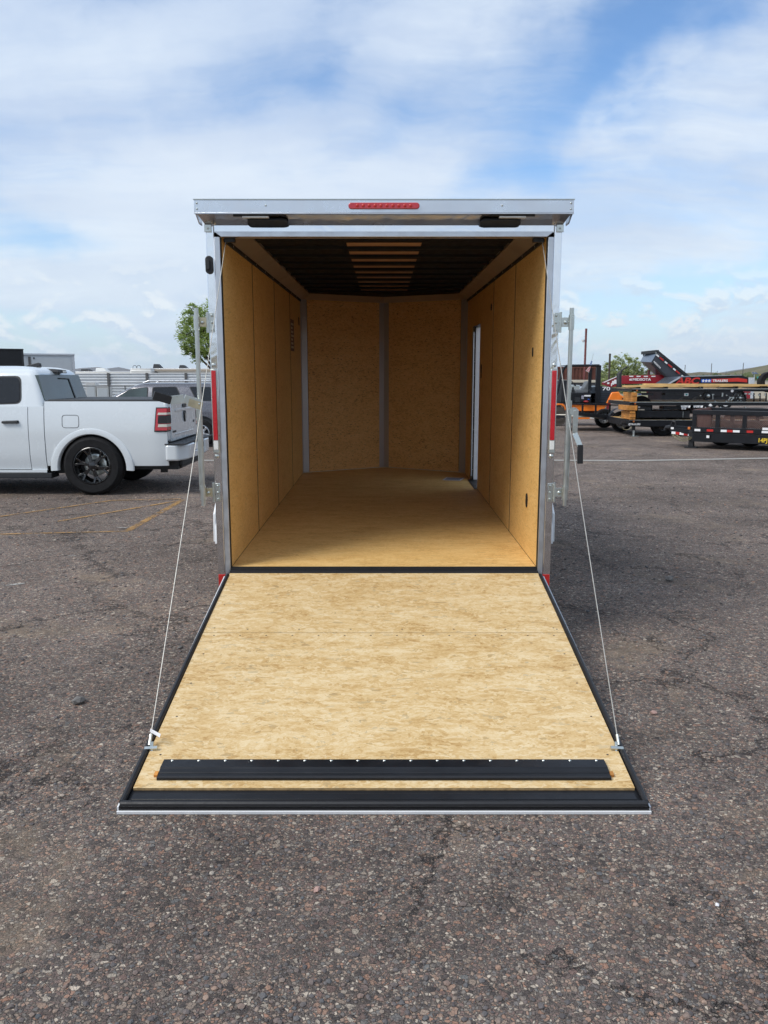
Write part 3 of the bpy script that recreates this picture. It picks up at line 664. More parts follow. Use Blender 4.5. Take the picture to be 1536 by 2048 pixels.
part('ramp_trim', rbox(-1.052, 1.052, RL+.009, RL+.016, -.034, -.022), M['whitep'], rd_body); part('ramp_frame_end', rbox(-1.045, 1.045, RL-.0035, RL+.0085, -.045, -.014), M['black'], rd_body)
# transition flap with its screws
s0, s1 = SE-.17, SE-.045
fl_ = part('ramp_flap', MB().prism([(0, .001), (0, .010), (.004, .013), (.062, .019), (.070, .016), (.088, .014), (.092, .010), (.100, .011), (.125, .009), (.125, .001)], 'x', -.935, .935), M['blackp'], T)
me = fl_.data
for v_ in me.vertices: p = rp(v_.co.x, s0+v_.co.y, v_.co.z); v_.co = p
fl_.parent = rd_body
part('hinge_line', MB().tube([rp(-.935, s0+.118, .010), rp(.935, s0+.118, .010)], .006, 8), M['black'], rd_body)
for s in (-1, 1): part('spacer_block', rbox(*sorted((s*.937, s*.952)), s0+.08, s0+.105, .001, .012), M['dunnage'], rd_body)
sc = None
for i in range(17):
    xx = -.895+i*.112
    if sc is None:
        b0 = rp(0, s0+.012, .0135); sc = MB().lathe([(0, .0035), (.004, .003), (.0065, 0)], b0+Vector((xx, 0, 0)), 'z', 10).build('screw', M['galv'], rd_body, smooth=True); xs = xx
    else: rep(sc, (xx-xs, 0, 0), rd_body)
# cables
for s in (-1, 1):
    ap = rp(s*1.022, 1.80, .02)
    top = Vector((s*.955, .03, ZT-.02)); pts = [top.lerp(ap, i/10)+Vector((0, 0, -.018*sin(pi*i/10))) for i in range(11)]
    cb = part('ramp_cable', MB().tube(pts, .0024, 6), M['cable'], T, smooth=True)
    d = (pts[-2]-pts[-1]).normalized()
    part('cable_ferrule', MB().tube([ap, ap+d*.045], .0065, 8), M['galv'], cb)
    part('anchor_bolt', MB().tube([rp(s*1.04, 1.81, .01), rp(s*.985, 1.81, .014)], .008, 8).tube([rp(s*1.012, 1.81, -.005), rp(s*1.012, 1.79, .03)], .009, 8), M['galv'], cb)
    if s < 0:
        q = ap+d*.06
        part('paper_tag', MB().add([q+Vector((-.005,0,.012)), q+Vector((.048,-.03,.0)), q+Vector((.044,-.035,-.014)), q+Vector((-.008,0,-.004))], [(0,1,2,3)]), M['paper'], cb)
# recessed rings on the right wall, vents and stickers
part('wall_ring', MB().oval((HO-.001, .42, .865), .062, .095, .004, 'x', 18), M['black'], T)
part('wall_ring', MB().oval((HO-.001, .36, 1.86), .03, .06, .004, 'x', 14), M['black'], T)
part('wall_ring', MB().oval((HO-.001, 3.25, 1.72), .06, .14, .003, 'x', 14), M['plastic'], T); part('wall_ring', MB().oval((HO-.001, 2.55, 2.3), .08, .06, .003, 'x', 14), M['plastic'], T)
part('wall_ring', MB().oval((-HO+.001, TL-.25, 2.28), .08, .10, .004, 'x', 16), M['black'], T)
st_ = part('warning_sticker', MB().box(-HO, -HO+.001, 3.68, 4.0, 1.93, 2.26), M['gauge'], T)
for i in range(7): part('printed_line', MB().box(-HO+.001, -HO+.0018, 3.72, 3.95-.04*(i % 3), 1.96+i*.04, 1.982+i*.04), M['pale'], st_)
# side door, standing open against its jamb
jx0 = HO+.001
part('door_frame', MB().box(HO+.0185, HO+.031, DY1+.003, DY1+.028, ZF+.012, DZ1), M['black'], T); part('door_frame', MB().box(HO+.0075, HO+.018, DY1+.000, DY1+.028, ZF+.05, DZ1-.06), M['alu'], T)
part('door_frame', MB().box(HO+.001, HO+.007, DY1-.004, DY1+.029, ZF+.007, DZ1), M['black'], T); part('door_frame', MB().box(HO+.001, HW-.013, DY0+.002, DY1-.005, DZ1-.006, DZ1-.001), M['black'], T)
for i in range(11): part('screw', MB().lathe([(0, -.003), (.004, -.001), (.004, .002)], (HO+.0245, DY1+.002, ZF+.12+i*.15), 'y', 6), M['galv'])
part('door_sill', MB().box(HO-.03, HW+.004, DY0-.02, DY1+.02, ZF+.0015, ZF+.006), M['black'], T)
sd_ = part('side_door', MB().box(HO+.0315, HW+.62, DY1-.022, DY1+.002, ZF+.008, DZ1-.008), M['whitep'], T, bevel=.003)
part('latch', MB().box(HW+.54, HW+.59, DY1-.05, DY1-.0225, 1.35, 1.5), M['plastic'], sd_)
# running gear
for s in (-1, 1):
    prof = []
    for i in range(15): a = pi*i/14; prof.append((2.15-.93*cos(a)*(1 if True else 1), .40+.33*min(1, sin(a)*1.6)))
    pin = [(y, z-.012) for y, z in prof][::-1]
    part('fender', MB().prism(prof+pin, 'x', *sorted((s*(HW-.003), s*1.335))), M['whitep'], T, bevel=.004)
    pr2 = [(1.24, .40), (1.26, .62), (1.4, .725), (2.9, .725), (3.04, .62), (3.06, .40), (2.98, .42), (2.9, .66), (1.42, .66), (1.34, .42)]
    part('fender_flare', MB().prism(pr2, 'x', *sorted((s*1.3355, s*1.350))), M['whitep'], T, bevel=.003)
    for yv in (1.78, 2.52):
        cz = .345-.0126*yv; cx = s*1.19
        tpr = [(.2, -.08), (.33, -.105), (.352, -.08), (.358, 0), (.352, .08), (.33, .105), (.2, .08)]
        w = part('wheel', MB().lathe(tpr, (cx, yv, cz), 'x', 28), M['tyre'], T, smooth=True)
        part('rim', MB().lathe([(.0, s*.03), (.06, s*.035), (.07, s*.0), (.17, s*.02), (.19, s*.075), (.205, s*.08), (.205, -s*.07), (.19, -s*.07)], (cx, yv, cz), 'x', 24), M['wrim'], w, smooth=True)
part('axle', MB().tube([(-1.15, 1.78, .33), (1.15, 1.78, .33)], .04, 8), M['blackp'], T); part('axle', MB().tube([(-1.15, 2.52, .32), (1.15, 2.52, .32)], .04, 8), M['blackp'], T)
part('tongue', MB().bar((-.7, TL+.1, .42), (0, TL+1.7, .40), .06, .1).bar((.7, TL+.1, .42), (0, TL+1.7, .40), .06, .1).box(-.04, .04, TL+1.6, TL+1.9, .36, .46), M['blackp'], T)
part('tongue_jack', MB().tube([(0, TL+1.2, .8), (0, TL+1.2, -.07)], .035, 10), M['blackp'], T)
# sheet of paper on the trailer floor
pp = empty('paper_sheet', 'printed sheet of paper lying on the trailer floor near the open side door', 'paper', (0,0,0), local=True)
q = Matrix.Rotation(.0126, 4, 'X')
def tl(x, y, z): return q @ Vector((x, y, z))
PX = [(.66, 4.10), (.86, 4.05), (.93, 4.27), (.72, 4.33)]
MB().add([tl(*p, ZF+.003) for p in PX]+[tl(*p, ZF+.0038) for p in PX], [(0,1,2,3),(4,5,6,7),(0,1,5,4),(1,2,6,5),(2,3,7,6),(3,0,4,7)]).build('sheet', M['paper'], pp)
for i in range(6):
    t0 = .12+i*.13; a = Vector((*PX[0], 0)).lerp(Vector((*PX[3], 0)), t0); b = Vector((*PX[1], 0)).lerp(Vector((*PX[2], 0)), t0); d = (b-a); a2 = a+d*.1; b2 = a+d*.9; o_ = Vector((.008, .022, 0))
    MB().add([tl(a2.x, a2.y, ZF+.005), tl(b2.x, b2.y, ZF+.005), tl(b2.x+o_.x, b2.y+o_.y, ZF+.005), tl(a2.x+o_.x, a2.y+o_.y, ZF+.005)], [(0,1,2,3)]).build('printed_line', M['ink'], pp)
# ------------------------------------------------------------------ vehicles
def side_sheet(xs, bot, top, yf, s, nz=9, inn=.07):
    rows = []
    for x in xs:
        b, t = bot(x), top(x); r = [(x, s*(yf(x, b)-inn), b)]
        for k in range(nz): z = b+(t-b)*k/(nz-1); r.append((x, s*yf(x, z), z))
        r.append((x, s*(yf(x, t)-inn), t)); rows.append(r)
    # close the ends with a short return so that the sheet has an edge
    a = [(p[0], p[1]-s*.03, p[2]) for p in rows[0]]; c = [(p[0], p[1]-s*.03, p[2]) for p in rows[-1]]
    return MB().grid([a]+rows+[c])
def lin(a, b, n): return [a+(b-a)*i/(n-1) for i in range(n)]
def arch(cx, cz, r, base):
    def f(x):
        d = abs(x-cx); return max(base, cz+sqrt(max(0, r*r-d*d))) if d < r else base
    return f
def loft(levels, rad=.12, k=6, cap=True):
    """levels: (z, x_rear, x_front, half width) -> rounded box body"""
    mb = MB(); rows = []
    for z, xr, xf, hw in levels:
        ring = []; r = min(rad, hw*.9, (xf-xr)*.45)
        for cx, cy, a0 in ((xf-r, hw-r, 0), (xr+r, hw-r, 90), (xr+r, -hw+r, 180), (xf-r, -hw+r, 270)):
            for i in range(k): a = radians(a0+90*i/(k-1)); ring.append((cx+r*cos(a), cy+r*sin(a), z))
        ring.append(ring[0]); rows.append(ring)
    mb.grid(rows)
    if cap: n = len(rows[0])-1; base = (len(rows)-1)*(n+1); mb.f.append(tuple(base+i for i in range(n)))
    return mb
def wheel(parent, c, R, w, out, rimmat, spokes, rr, style='split'):
    cx, cy, cz = c
    t = MB().lathe([(rr, -w/2+.02), (rr+.01, -w/2), (R-.05, -w/2-.005), (R-.012, -w/2+.03), (R, -w/2+.06), (R, -.012), (R-.012, -.008), (R-.012, .008), (R, .012), (R, w/2-.06), (R-.012, w/2-.03), (R-.05, w/2+.005), (rr+.01, w/2), (rr, w/2-.02)], c, 'y', 40).build('wheel', M['tyre'], parent, smooth=True)
    o = out*w/2
    MB().lathe([(rr, o*.95), (rr-.012, o), (rr-.03, o*.8), (rr-.04, -o*.9), (rr, -o*.95)], c, 'y', 36).build('rim', rimmat, t, smooth=True)
    MB().lathe([(0, -o*.1), (.14, -o*.1), (.165, -o*.15), (.165, -o*.4)], c, 'y', 24).build('brake_disc', M['galv'] if style == 'split' else M['plastic'], t)
    MB().lathe([(0, o*.92), (.045, o*.9), (.075, o*.75), (.09, o*.3)], c, 'y', 18).build('hub', rimmat, t, smooth=True)
    for i in range(spokes):
        a = 2*pi*i/spokes+.26
        mb = MB()
        for da in ((-.20, .20) if style == 'split' else (0,)):
            p0 = Vector((cx+.05*cos(a), cy+o*.78, cz+.05*sin(a))); pm = Vector((cx+.6*rr*cos(a+da*.25), cy+o*.72, cz+.6*rr*sin(a+da*.25))); p1 = Vector((cx+(rr-.018)*cos(a+da), cy+o*.86, cz+(rr-.018)*sin(a+da)))
            mb.bar(p0, pm, .05 if style != 'split' else .042, .03, (0, 1, 0)).bar(pm, p1, .055 if style != 'split' else .032, .03, (0, 1, 0))
        mb.build('spoke', rimmat, t, bevel=.004, seg=1)
    return t
def plate_on(pts, yfun, s, off=.006, th=.01, subdiv=True):
    """thin curved-free plate: (x,z) polygon laid on a leaning side plane y=yfun(z)"""
    n = len(pts); a = [(x, s*(yfun(z)+off), z) for x, z in pts]; b = [(x, s*(yfun(z)+off-th), z) for x, z in pts]
    return MB().add(a+b, [tuple(range(n)), tuple(range(2*n-1, n-1, -1))]+[(i, n+i, n+(i+1) % n, (i+1) % n) for i in range(n)])
def rounded(pts, r=.04, k=4):
    out = []; n = len(pts)
    for i in range(n):
        p = Vector(pts[i]); a = Vector(pts[i-1]); b = Vector(pts[(i+1) % n])
        da = (a-p); db = (b-p); ra = min(r, da.length*.45, db.length*.45); pa = p+da.normalized()*ra; pb = p+db.normalized()*ra
        for j in range(k+1):
            t = j/k; q = pa*(1-t)**2+p*2*t*(1-t)+pb*t*t; out.append((q.x, q.y))
    return out

K = empty('pickup_truck', 'white crew cab pickup truck with black wheels parked left of the trailer', 'pickup truck', (-4.24, 7.75, 0), local=True, rot=(0, 0, pi))
def ty(x, z): return 1.0-.055*((z-.86)/.5)**2-(.05*max(0, (-x-.85)/.3)**2 if x < -.85 else 0)+(.012 if z < .66 else 0)
tp = M['truck']; WR = .432
for s in (1, -1):
    a0 = arch(0, WR-.02, .52, .43)
    bs = side_sheet(sorted(set(lin(-1.10, .655, 36)+lin(-.52, .52, 27))), a0, lambda x: 1.36, ty, s).build('bed_side', tp, K, smooth=True)
    cc = side_sheet(lin(.667, .888, 4), lambda x: .36, lambda x: 1.29, ty, s).build('cab_corner', tp, K, smooth=True)
    rdr = side_sheet(lin(.898, 1.86, 8), lambda x: .38, lambda x: 1.29, ty, s).build('rear_door', tp, K, smooth=True)
    fdr = side_sheet(lin(1.87, 3.0, 8), lambda x: .38, lambda x: 1.29, ty, s).build('front_door', tp, K, smooth=True)
    a1 = arch(3.67, WR-.02, .52, .40)
    side_sheet(sorted(set(lin(3.01, 4.45, 30)+lin(3.15, 4.19, 27))), a1, lambda x: 1.27-.06*max(0, x-3.6), ty, s).build('front_fender', tp, K, smooth=True)
    side_sheet(lin(.667, 3.0, 6), lambda x: .335, lambda x: .372, lambda x, z: .985, s, 3).build('rocker_panel', tp, K)
    MB().box(.60, 3.05, *sorted((s*.70, s*.99)), .25, .325).build('running_board', M['plastic'], K, bevel=.01)
    for d_, hx in ((rdr, 1.02), (fdr, 1.99)):
        MB().hexa([(hx, s*(ty(0, 1.08)+.002), 1.045), (hx+.24, s*(ty(0, 1.08)+.002), 1.045), (hx+.24, s*(ty(0, 1.08)+.045), 1.05), (hx+.01, s*(ty(0, 1.08)+.045), 1.05)], [(hx, s*(ty(0, 1.08)+.0), 1.092), (hx+.24, s*(ty(0, 1.08)+.0), 1.085), (hx+.235, s*(ty(0, 1.08)+.04), 1.08), (hx+.01, s*(ty(0, 1.08)+.04), 1.088)]).build('door_handle', M['plastic'], d_, bevel=.008)
    for cx in (0, 3.67):
        rows = []
        for i in range(33):
            a = pi*(-.03+1.06*i/32); row = []
            for r, y in ((.47, .93), (.475, .996), (.485, 1.008), (.55, 1.010), (.575, 1.004), (.585, .985)):
                zz = WR-.02+r*sin(a)*(.97 if r > .5 else 1); xx = cx+r*cos(a)*(1.01+.03*(1-sin(a))); row.append((xx, s*(y-(.04*max(0, (-xx-.55)/.3) if xx < -.55 else 0)), zz))
            rows.append(row)
        MB().grid(rows).build('wheel_arch', tp, K, smooth=True)
    # windows
    gy = lambda z: .955-.337*(z-1.28)
    MB_ = plate_on(rounded([(.985, 1.325), (1.80, 1.30), (1.80, 1.715), (1.02, 1.725)], .09), gy, s, .004).build('window_frame', M['plastic'], K)
    plate_on(rounded([(1.01, 1.345), (1.78, 1.32), (1.78, 1.695), (1.045, 1.705)], .08), gy, s, .010).build('window', M['glass'], MB_)
    MB_ = plate_on(rounded([(1.92, 1.30), (2.95, 1.30), (2.48, 1.69), (1.92, 1.715)], .06), gy, s, .004).build('window_frame', M['plastic'], K)
    plate_on(rounded([(1.94, 1.32), (2.90, 1.32), (2.46, 1.67), (1.94, 1.695)], .05), gy, s, .010).build('window', M['glass'], MB_)
    # tail lamp wraps the corner
    y0 = lambda x, z: ty(x, z)
    def lamp(x0, x1, z0, z1, off, name, m, par, lean=.03):
        rows = []
        for i in range(9):
            x = x0+(x1-x0)*i/8; row = []
            for j in range(6):
                z = z0+(z1-z0)*j/5; xx = x+lean*(z-z0)/(z1-z0)*(i/8)*-1
                row.append((xx, s*(ty(xx, z)+off), z))
            rows.append(row)
        rr = [[(x0-off*.9, s*.80, z0+(z1-z0)*j/5) for j in range(6)]]
        return MB().grid(rr+rows).build(name, m, par, smooth=True)
    tl_ = lamp(-1.105, -.925, .925, 1.275, .010, 'tail_lamp', M['plastic'], K)
    lamp(-1.104, -.94, .945, 1.26, .018, 'red_lens', M['red'], tl_); lamp(-1.104, -.98, 1.17, 1.20, .022, 'reverse_lens', M['clearlens'], tl_, .01)
    lamp(-1.104, -.98, 1.045, 1.16, .023, 'dark_lens', M['black'], tl_, .01); lamp(-1.104, -.98, .995, 1.035, .022, 'reverse_lens', M['clearlens'], tl_, .01)
    MB().box(-1.108, -1.04, *sorted((s*.805, s*.935)), .78, 1.358).build('bed_corner', tp, K, bevel=.03)
    # bumper end
    MB().prism(rounded([(-1.06, s*.985), (-1.25, s*.97), (-1.345, s*.72), (-1.36, s*.33), (-1.12, s*.33), (-1.06, s*.8)], .05), 'z', .50, .735).build('bumper_end', tp, K, bevel=.025)
    MB().tube([(-1.05, s*.62, .40), (-1.22, s*.64, .41)], .045, 12).build('exhaust_tip', M['blackp'], K)
    MB().box(-1.0, -.9, *sorted((s*.62, s*.66)), .30, .6).build('mud_guard', M['plastic'], K)
    if s > 0:
        mb = MB(); q = rounded([(.16, .985), (.40, .985), (.40, 1.165), (.16, 1.165)], .045)
        for i in range(len(q)): a, b = q[i], q[(i+1) % len(q)]; mb.bar((a[0], ty(a[0], a[1])+.001, a[1]), (b[0], ty(b[0], b[1])+.001, b[1]), .006, .004, (0, 1, 0))
        mb.build('fuel_door_gap', M['plastic'], K)
loft([(1.275, .66, 3.85, .957), (1.30, .664, 3.75, .950), (1.45, .71, 3.42, .898), (1.60, .755, 3.1, .848), (1.72, .79, 2.85, .806), (1.78, .82, 2.72, .775), (1.82, .87, 2.6, .72), (1.855, 1.0, 2.45, .60), (1.87, 1.25, 2.2, .4)], .10, 6).build('cab', tp, K, smooth=True)
loft([(1.10, 3.3, 4.5, .93), (1.22, 3.3, 4.42, .90), (1.28, 3.3, 4.25, .80), (1.30, 3.4, 4.1, .6)], .15, 6).build('hood', tp, K, smooth=True)
loft([(.40, 4.3, 4.62, .98), (.7, 4.3, 4.68, .97), (1.0, 4.3, 4.62, .93), (1.12, 4.3, 4.5, .9)], .15, 6).build('front_end', M['plastic'], K, smooth=True)
gx = lambda z: .66+.283*(z-1.28)
ps = [(-.86, 1.375), (.86, 1.375), (.80, 1.735), (.70, 1.742), (-.70, 1.742), (-.80, 1.735)]
MB().add([(gx(z)-.012, y, z) for y, z in ps]+[(gx(z)+.06, y*.97, z) for y, z in ps], [tuple(range(6)), tuple(range(11, 5, -1))]+[(i, 6+i, 6+(i+1) % 6, (i+1) % 6) for i in range(6)]).build('rear_window', M['glass2'], K)
MB().bar((gx(1.38)-.018, -.32, 1.38), (gx(1.68)-.018, -.30, 1.68), .035, .01, (1, 0, 0)).bar((gx(1.68)-.018, -.30, 1.68), (gx(1.68)-.018, .10, 1.69), .01, .02, (1,0,0)).build('window_slider', M['black'], K)
MB().hexa([(.72, -.16, 1.765), (.72, .16, 1.765), (.90, .16, 1.78), (.90, -.16, 1.78)], [(.73, -.16, 1.815), (.73, .16, 1.815), (.92, .14, 1.835), (.92, -.14, 1.835)]).build('roof_brake_lamp', M['plastic'], K, bevel=.01)
MB().box(.708, .718, -.10, .02, 1.775, 1.805).build('lamp_lens', M['whitelens'], K)
MB().prism([(1.05, 1.86), (1.32, 1.865), (1.20, 1.90), (1.09, 1.925), (1.06, 1.915)], 'y', -.03, .03).build('roof_antenna', M['plastic'], K, bevel=.01)
MB().box(-1.02, .64, -.86, .86, 1.352, 1.385).build('bed_cover', M['plastic'], K, bevel=.012)
for s in (1, -1): MB().box(-1.06, .655, *sorted((s*.868, s*.925)), 1.345, 1.368).build('bed_rail', M['plastic'] if s > 0 else tp, K, bevel=.006)
tg = MB().box(-1.125, -1.06, -.795, .795, .765, 1.345).build('tailgate', tp, K, bevel=.02)
MB().prism([(-1.16, 1.352), (-1.15, 1.372), (-1.03, 1.376), (-1.03, 1.35), (-1.12, 1.33)], 'y', -.79, .79).build('tailgate_spoiler', tp, tg, bevel=.008)
MB().box(-1.135, -1.128, -.56, .56, 1.20, 1.235).box(-1.134, -1.127, -.60, .60, .86, .875).build('tailgate_crease', tp, tg, bevel=.003)
MB().box(-1.139, -1.1275, -.11, .11, 1.245, 1.30).build('tailgate_handle', M['black'], tg, bevel=.004)
# shield badge
sh = [(-.06, 1.17), (-.035, 1.195), (.035, 1.195), (.06, 1.17), (.055, 1.08), (.0, 1.02), (-.055, 1.08)]
MB().prism([(y, z) for y, z in sh], 'x', -1.145, -1.1255).build('badge', M['black'], tg, bevel=.004)
MB().prism([(y*.35, 1.03+(z-1.03)*.8) for y, z in sh], 'x', -1.149, -1.1455).build('badge_relief', M['galv'], tg)
t_ = text('LARAMIE', 'model_lettering', M['black'], (-1.1265, .74, .895), .042, tg, rot=(pi/2, 0, -pi/2), sx=1.25, ext=.0015, bold=.001)
t_ = text('4X4', 'model_lettering', M['black'], (-1.1265, -.56, .985), .055, tg, rot=(pi/2, 0, -pi/2), sx=1.3, ext=.0015, bold=.001)
MB().box(-1.345, -1.10, -.325, .325, .50, .60).build('bumper_centre', tp, K, bevel=.015)
MB().box(-1.33, -1.10, -.325, .325, .602, .70).build('bumper_step', M['alu'], K, bevel=.01); MB().box(-1.35, -1.06, -.98, .98, .737, .752).build('bumper_pad', M['plastic'], K)
MB().box(-1.348, -1.3315, -.02, .28, .612, .715).build('number_plate', M['decal_white'], K); MB().box(-1.352, -1.3315, -.30, -.12, .61, .69).build('hitch_cover', M['black'], K)
MB().box(-1.20, .6, -.80, .80, .36, .60).build('chassis', M['black'], K); MB().box(.0, 4.3, -.78, .78, .30, .5).build('chassis', M['black'], K)
MB().box(-1.05, 4.2, -.80, .80, .5, 1.25).build('inner_body', M['black'], K)
MB().box(-1.25, -.95, -.75, .75, .40, .52).build('rear_valance', M['plastic'], K, bevel=.02)
for cx in (0, 3.67):
    for s in (1, -1): wheel(K, (cx, s*.875, WR), WR, .27, s, M['rim'], 6, .275)

# grey SUV behind the truck
U = empty('suv', 'dark grey SUV parked behind the white pickup truck', 'suv', (-4.52, 16.1, 0), local=True, rot=(0, 0, pi))
sp = M['suv']
def uy(x, z): return .87-.09*((z-.72)/.55)**2-(.10*max(0, (-x-.55)/.25)**2 if x < -.55 else 0)
for s in (1, -1):
    a0 = arch(0, .34, .43, .36); a1 = arch(2.6, .34, .43, .36)
    side_sheet(sorted(set(lin(-.80, .42, 18)+lin(-.43, .43, 19))), a0, lambda x: 1.08, uy, s).build('rear_quarter', sp, U, smooth=True)
    side_sheet(lin(.43, 1.22, 6), lambda x: .36, lambda x: 1.08, uy, s).build('rear_door', sp, U, smooth=True)
    side_sheet(lin(1.23, 2.12, 6), lambda x: .36, lambda x: 1.07, uy, s).build('front_door', sp, U, smooth=True)
    side_sheet(sorted(set(lin(2.13, 3.35, 18)+lin(2.17, 3.03, 19))), a1, lambda x: 1.05, uy, s).build('front_fender', sp, U, smooth=True)
    g_ = lambda z: .825-.36*(z-1.08)
    def suvwin(pts, m):
        f = plate_on(rounded(pts, .05), g_, s, .004).build('window_frame', M['plastic'], U); c = Vector((sum(p[0] for p in pts)/len(pts), sum(p[1] for p in pts)/len(pts)))
        plate_on(rounded([tuple(c+(Vector(p)-c)*.93) for p in pts], .045), g_, s, .009).build('window', m, f)
    suvwin([(-.56, 1.13), (.10, 1.13), (.30, 1.48), (-.42, 1.47)], M['glass']); suvwin([(.42, 1.11), (1.20, 1.11), (1.20, 1.47), (.60, 1.48)], M['glass'])
    MB().bar((.66, s*.78, 1.11), (.66, s*.68, 1.46), .02, .03, (0, 1, 0)).build('window_bar', M['plastic'], U)
    suvwin([(1.30, 1.11), (2.25, 1.09), (1.75, 1.42), (1.30, 1.47)], M['glass2'])
    MB().tube([(-.30, s*.60, 1.585), (-.2, s*.60, 1.62), (1.3, s*.60, 1.62), (1.45, s*.60, 1.57)], .02, 8).build('roof_rail', M['suvtrim'], U)
    MB().box(1.95, 2.12, *sorted((s*.84, s*.98)), 1.08, 1.18).build('mirror', M['suvtrim'], U, bevel=.02)
    MB().box(-.84, -.70, *sorted((s*.62, s*.80)), .85, 1.08).build('tail_lamp', M['red'], U, bevel=.02)
    for cx in (0, 2.6): wheel(U, (cx, s*.76, .34), .34, .22, s, M['suvtrim'], 6, .21, 'plain')
loft([(1.07, -.79, 2.52, .825), (1.12, -.78, 2.40, .81), (1.30, -.68, 2.07, .745), (1.45, -.58, 1.80, .69), (1.53, -.48, 1.60, .63), (1.57, -.3, 1.4, .5)], .13).build('cabin', sp, U, smooth=True)
loft([(.85, 2.0, 3.4, .82), (1.02, 2.0, 3.32, .78), (1.07, 2.1, 3.2, .6)], .15).build('hood', sp, U, smooth=True)
loft([(.35, -.86, 3.45, .80), (.6, -.86, 3.48, .83), (.86, -.80, 3.42, .80)], .15).build('lower_body', M['plastic'], U, smooth=True)

# ------------------------------------------------------------------ pixel-rectangle boxes: a box of real depth standing D metres ahead
def rect(mb, px0, py0, px1, py1, D, dep=.1):
    a = P(px0, py0, D); b = P(px1, py1, D)
    return mb.box(min(a.x, b.x), max(a.x, b.x), a.y, a.y+dep, min(a.z, b.z), max(a.z, b.z))
def poly(mb, pts, D, dep=.1):
    q = [P(px, py, D) for px, py in pts]; y = q[0].y
    return mb.prism([(p.x, p.z) for p in q], 'y', y, y+dep)
def pbar(mb, a, b, D, w, D2=None): return mb.bar(P(*a, D), P(*b, D2 or D), w, w)

# corrugated white fence with its posts
FD = 50
fo = empty('corrugated_fence', 'white horizontally corrugated metal fence with dark posts behind the parked vehicles', 'fence', P(290, 800, FD)*1)
px_posts = [62, 140, 217, 294, 372, 450, 528, 606]
for i in range(len(px_posts)-1):
    a = P(px_posts[i], 748, FD); b = P(px_posts[i+1], 748, FD); zt = 1.93; rows = []
    n_ = 44
    for k in range(n_+1): z = .05+(zt-.05)*k/n_; y = a.y+.035*(1 if (k//2) % 2 else -1); rows.append([(a.x+.08, y, z), (b.x-.08, y, z)])
    MB().grid(rows).build('corrugated_panel', M['fencew'], fo)
    MB().box(a.x+.07, b.x-.07, a.y-.045, a.y+.045, zt, zt+.03).build('fence_cap', M['whitep'], fo)
for x in px_posts:
    a = P(x, 748, FD); MB().box(a.x-.07, a.x+.07, a.y-.09, a.y+.06, 0, 1.97).build('fence_post', M['fpost'], fo)
# chain link in front of it
CD = 42
cf = empty('chain_link_fence', 'grey chain link fence between the pickup cab and the SUV', 'fence', P(200, 800, CD)*1)
a = P(160, 772, CD); b = P(292, 772, CD); zt = a.z
cfp = MB().tube([(a.x, a.y, zt), (b.x, a.y, zt)], .022, 6).build('top_rail', M['fpost'], cf)
for x in (163, 218, 250, 290): q = P(x, 772, CD); MB().tube([(q.x, q.y, 0), (q.x, q.y, zt+.02)], .03, 6).build('fence_post', M['fpost'], cf)
mb = MB(); n_ = int((b.x-a.x)/.085)
for i in range(-16, n_):
    for sg in (1, -1):
        x0 = a.x+i*.085; h0, h1 = .03, zt-.02; x1 = x0+(h1-h0)*.75
        pa, pb = (x0, h0), (x1, h1)
        if sg < 0: pa, pb = (x1, h0), (x0, h1)
        def clip(p, q, X): t = (X-p[0])/(q[0]-p[0]); return (X, p[1]+(q[1]-p[1])*t)
        if max(pa[0], pb[0]) <= a.x or min(pa[0], pb[0]) >= b.x: continue
        if pa[0] < a.x: pa = clip(pa, pb, a.x)
        if pb[0] < a.x: pb = clip(pa, pb, a.x)
        if pa[0] > b.x: pa = clip(pa, pb, b.x)
        if pb[0] > b.x: pb = clip(pa, pb, b.x)
        mb.bar((pa[0], a.y+.01*sg, pa[1]), (pb[0], a.y+.01*sg, pb[1]), .007, .007)
mb.build('wire_mesh', M['galv'], cf, kind='stuff')
# white cabinets behind the chain link
for i, (x0, y0, x1, lab) in enumerate([(171, 767, 190, 'tall white cabinet behind the chain link fence, the left one of two'), (193, 774, 216, 'lower white cabinet behind the chain link fence, the right one of two')]):
    e = empty('utility_cabinet', lab, 'cabinet', P(x0, 800, 45)*1)
    a = P(x0, y0, 45); b = P(x1, y0, 45); c = MB().box(a.x, b.x, a.y, a.y+.6, 0, a.z).build('cabinet_body', M['rv'], e, bevel=.01)
    MB().box(a.x+.04, b.x-.04, a.y-.015, a.y-.002, .1, a.z-.08).build('cabinet_door', M['greybox'], e); MB().box(a.x-.02, b.x+.02, a.y-.03, a.y+.63, a.z+.001, a.z+.04).build('cabinet_top', M['whitep'], e)

# trailers at far left
e = empty('box_trailer', 'grey enclosed box trailer with a small window behind the pickup cab', 'trailer', Vector((P(148, 713, 36).x, P(148, 713, 36).y, 0))); e.rotation_euler[2] = radians(22)
a = P(46, 711, 36); b = P(148, 713, 36); zt = a.z
c = MB().box(a.x, b.x, a.y, a.y+5, .5, zt).build('trailer_body', M['greybox'], e, bevel=.01)
MB().box(b.x-.10, b.x+.015, a.y-.02, a.y+.1, .5, zt-.03).build('corner_trim', M['silver'], e); q = P(65, 711, 36); MB().box(q.x-.04, q.x+.06, a.y-.02, a.y-.002, .5, zt-.06).build('door_post', M['fpost'], e)
q2 = P(68, 711, 36); MB().box(q2.x+.03, b.x-.14, a.y-.012, a.y-.002, .6, zt-.10).build('rear_door', M['greybox'], e, bevel=.004)
q = P(74, 717, 36); MB().box(q.x-.03, q.x+.03, a.y-.03, a.y-.013, q.z-.03, q.z+.03).build('door_latch', M['black'], e)
MB().box(a.x-.03, b.x+.03, a.y-.04, a.y+5.02, zt+.001, zt+.07).build('roof_rail', M['alu'], e)
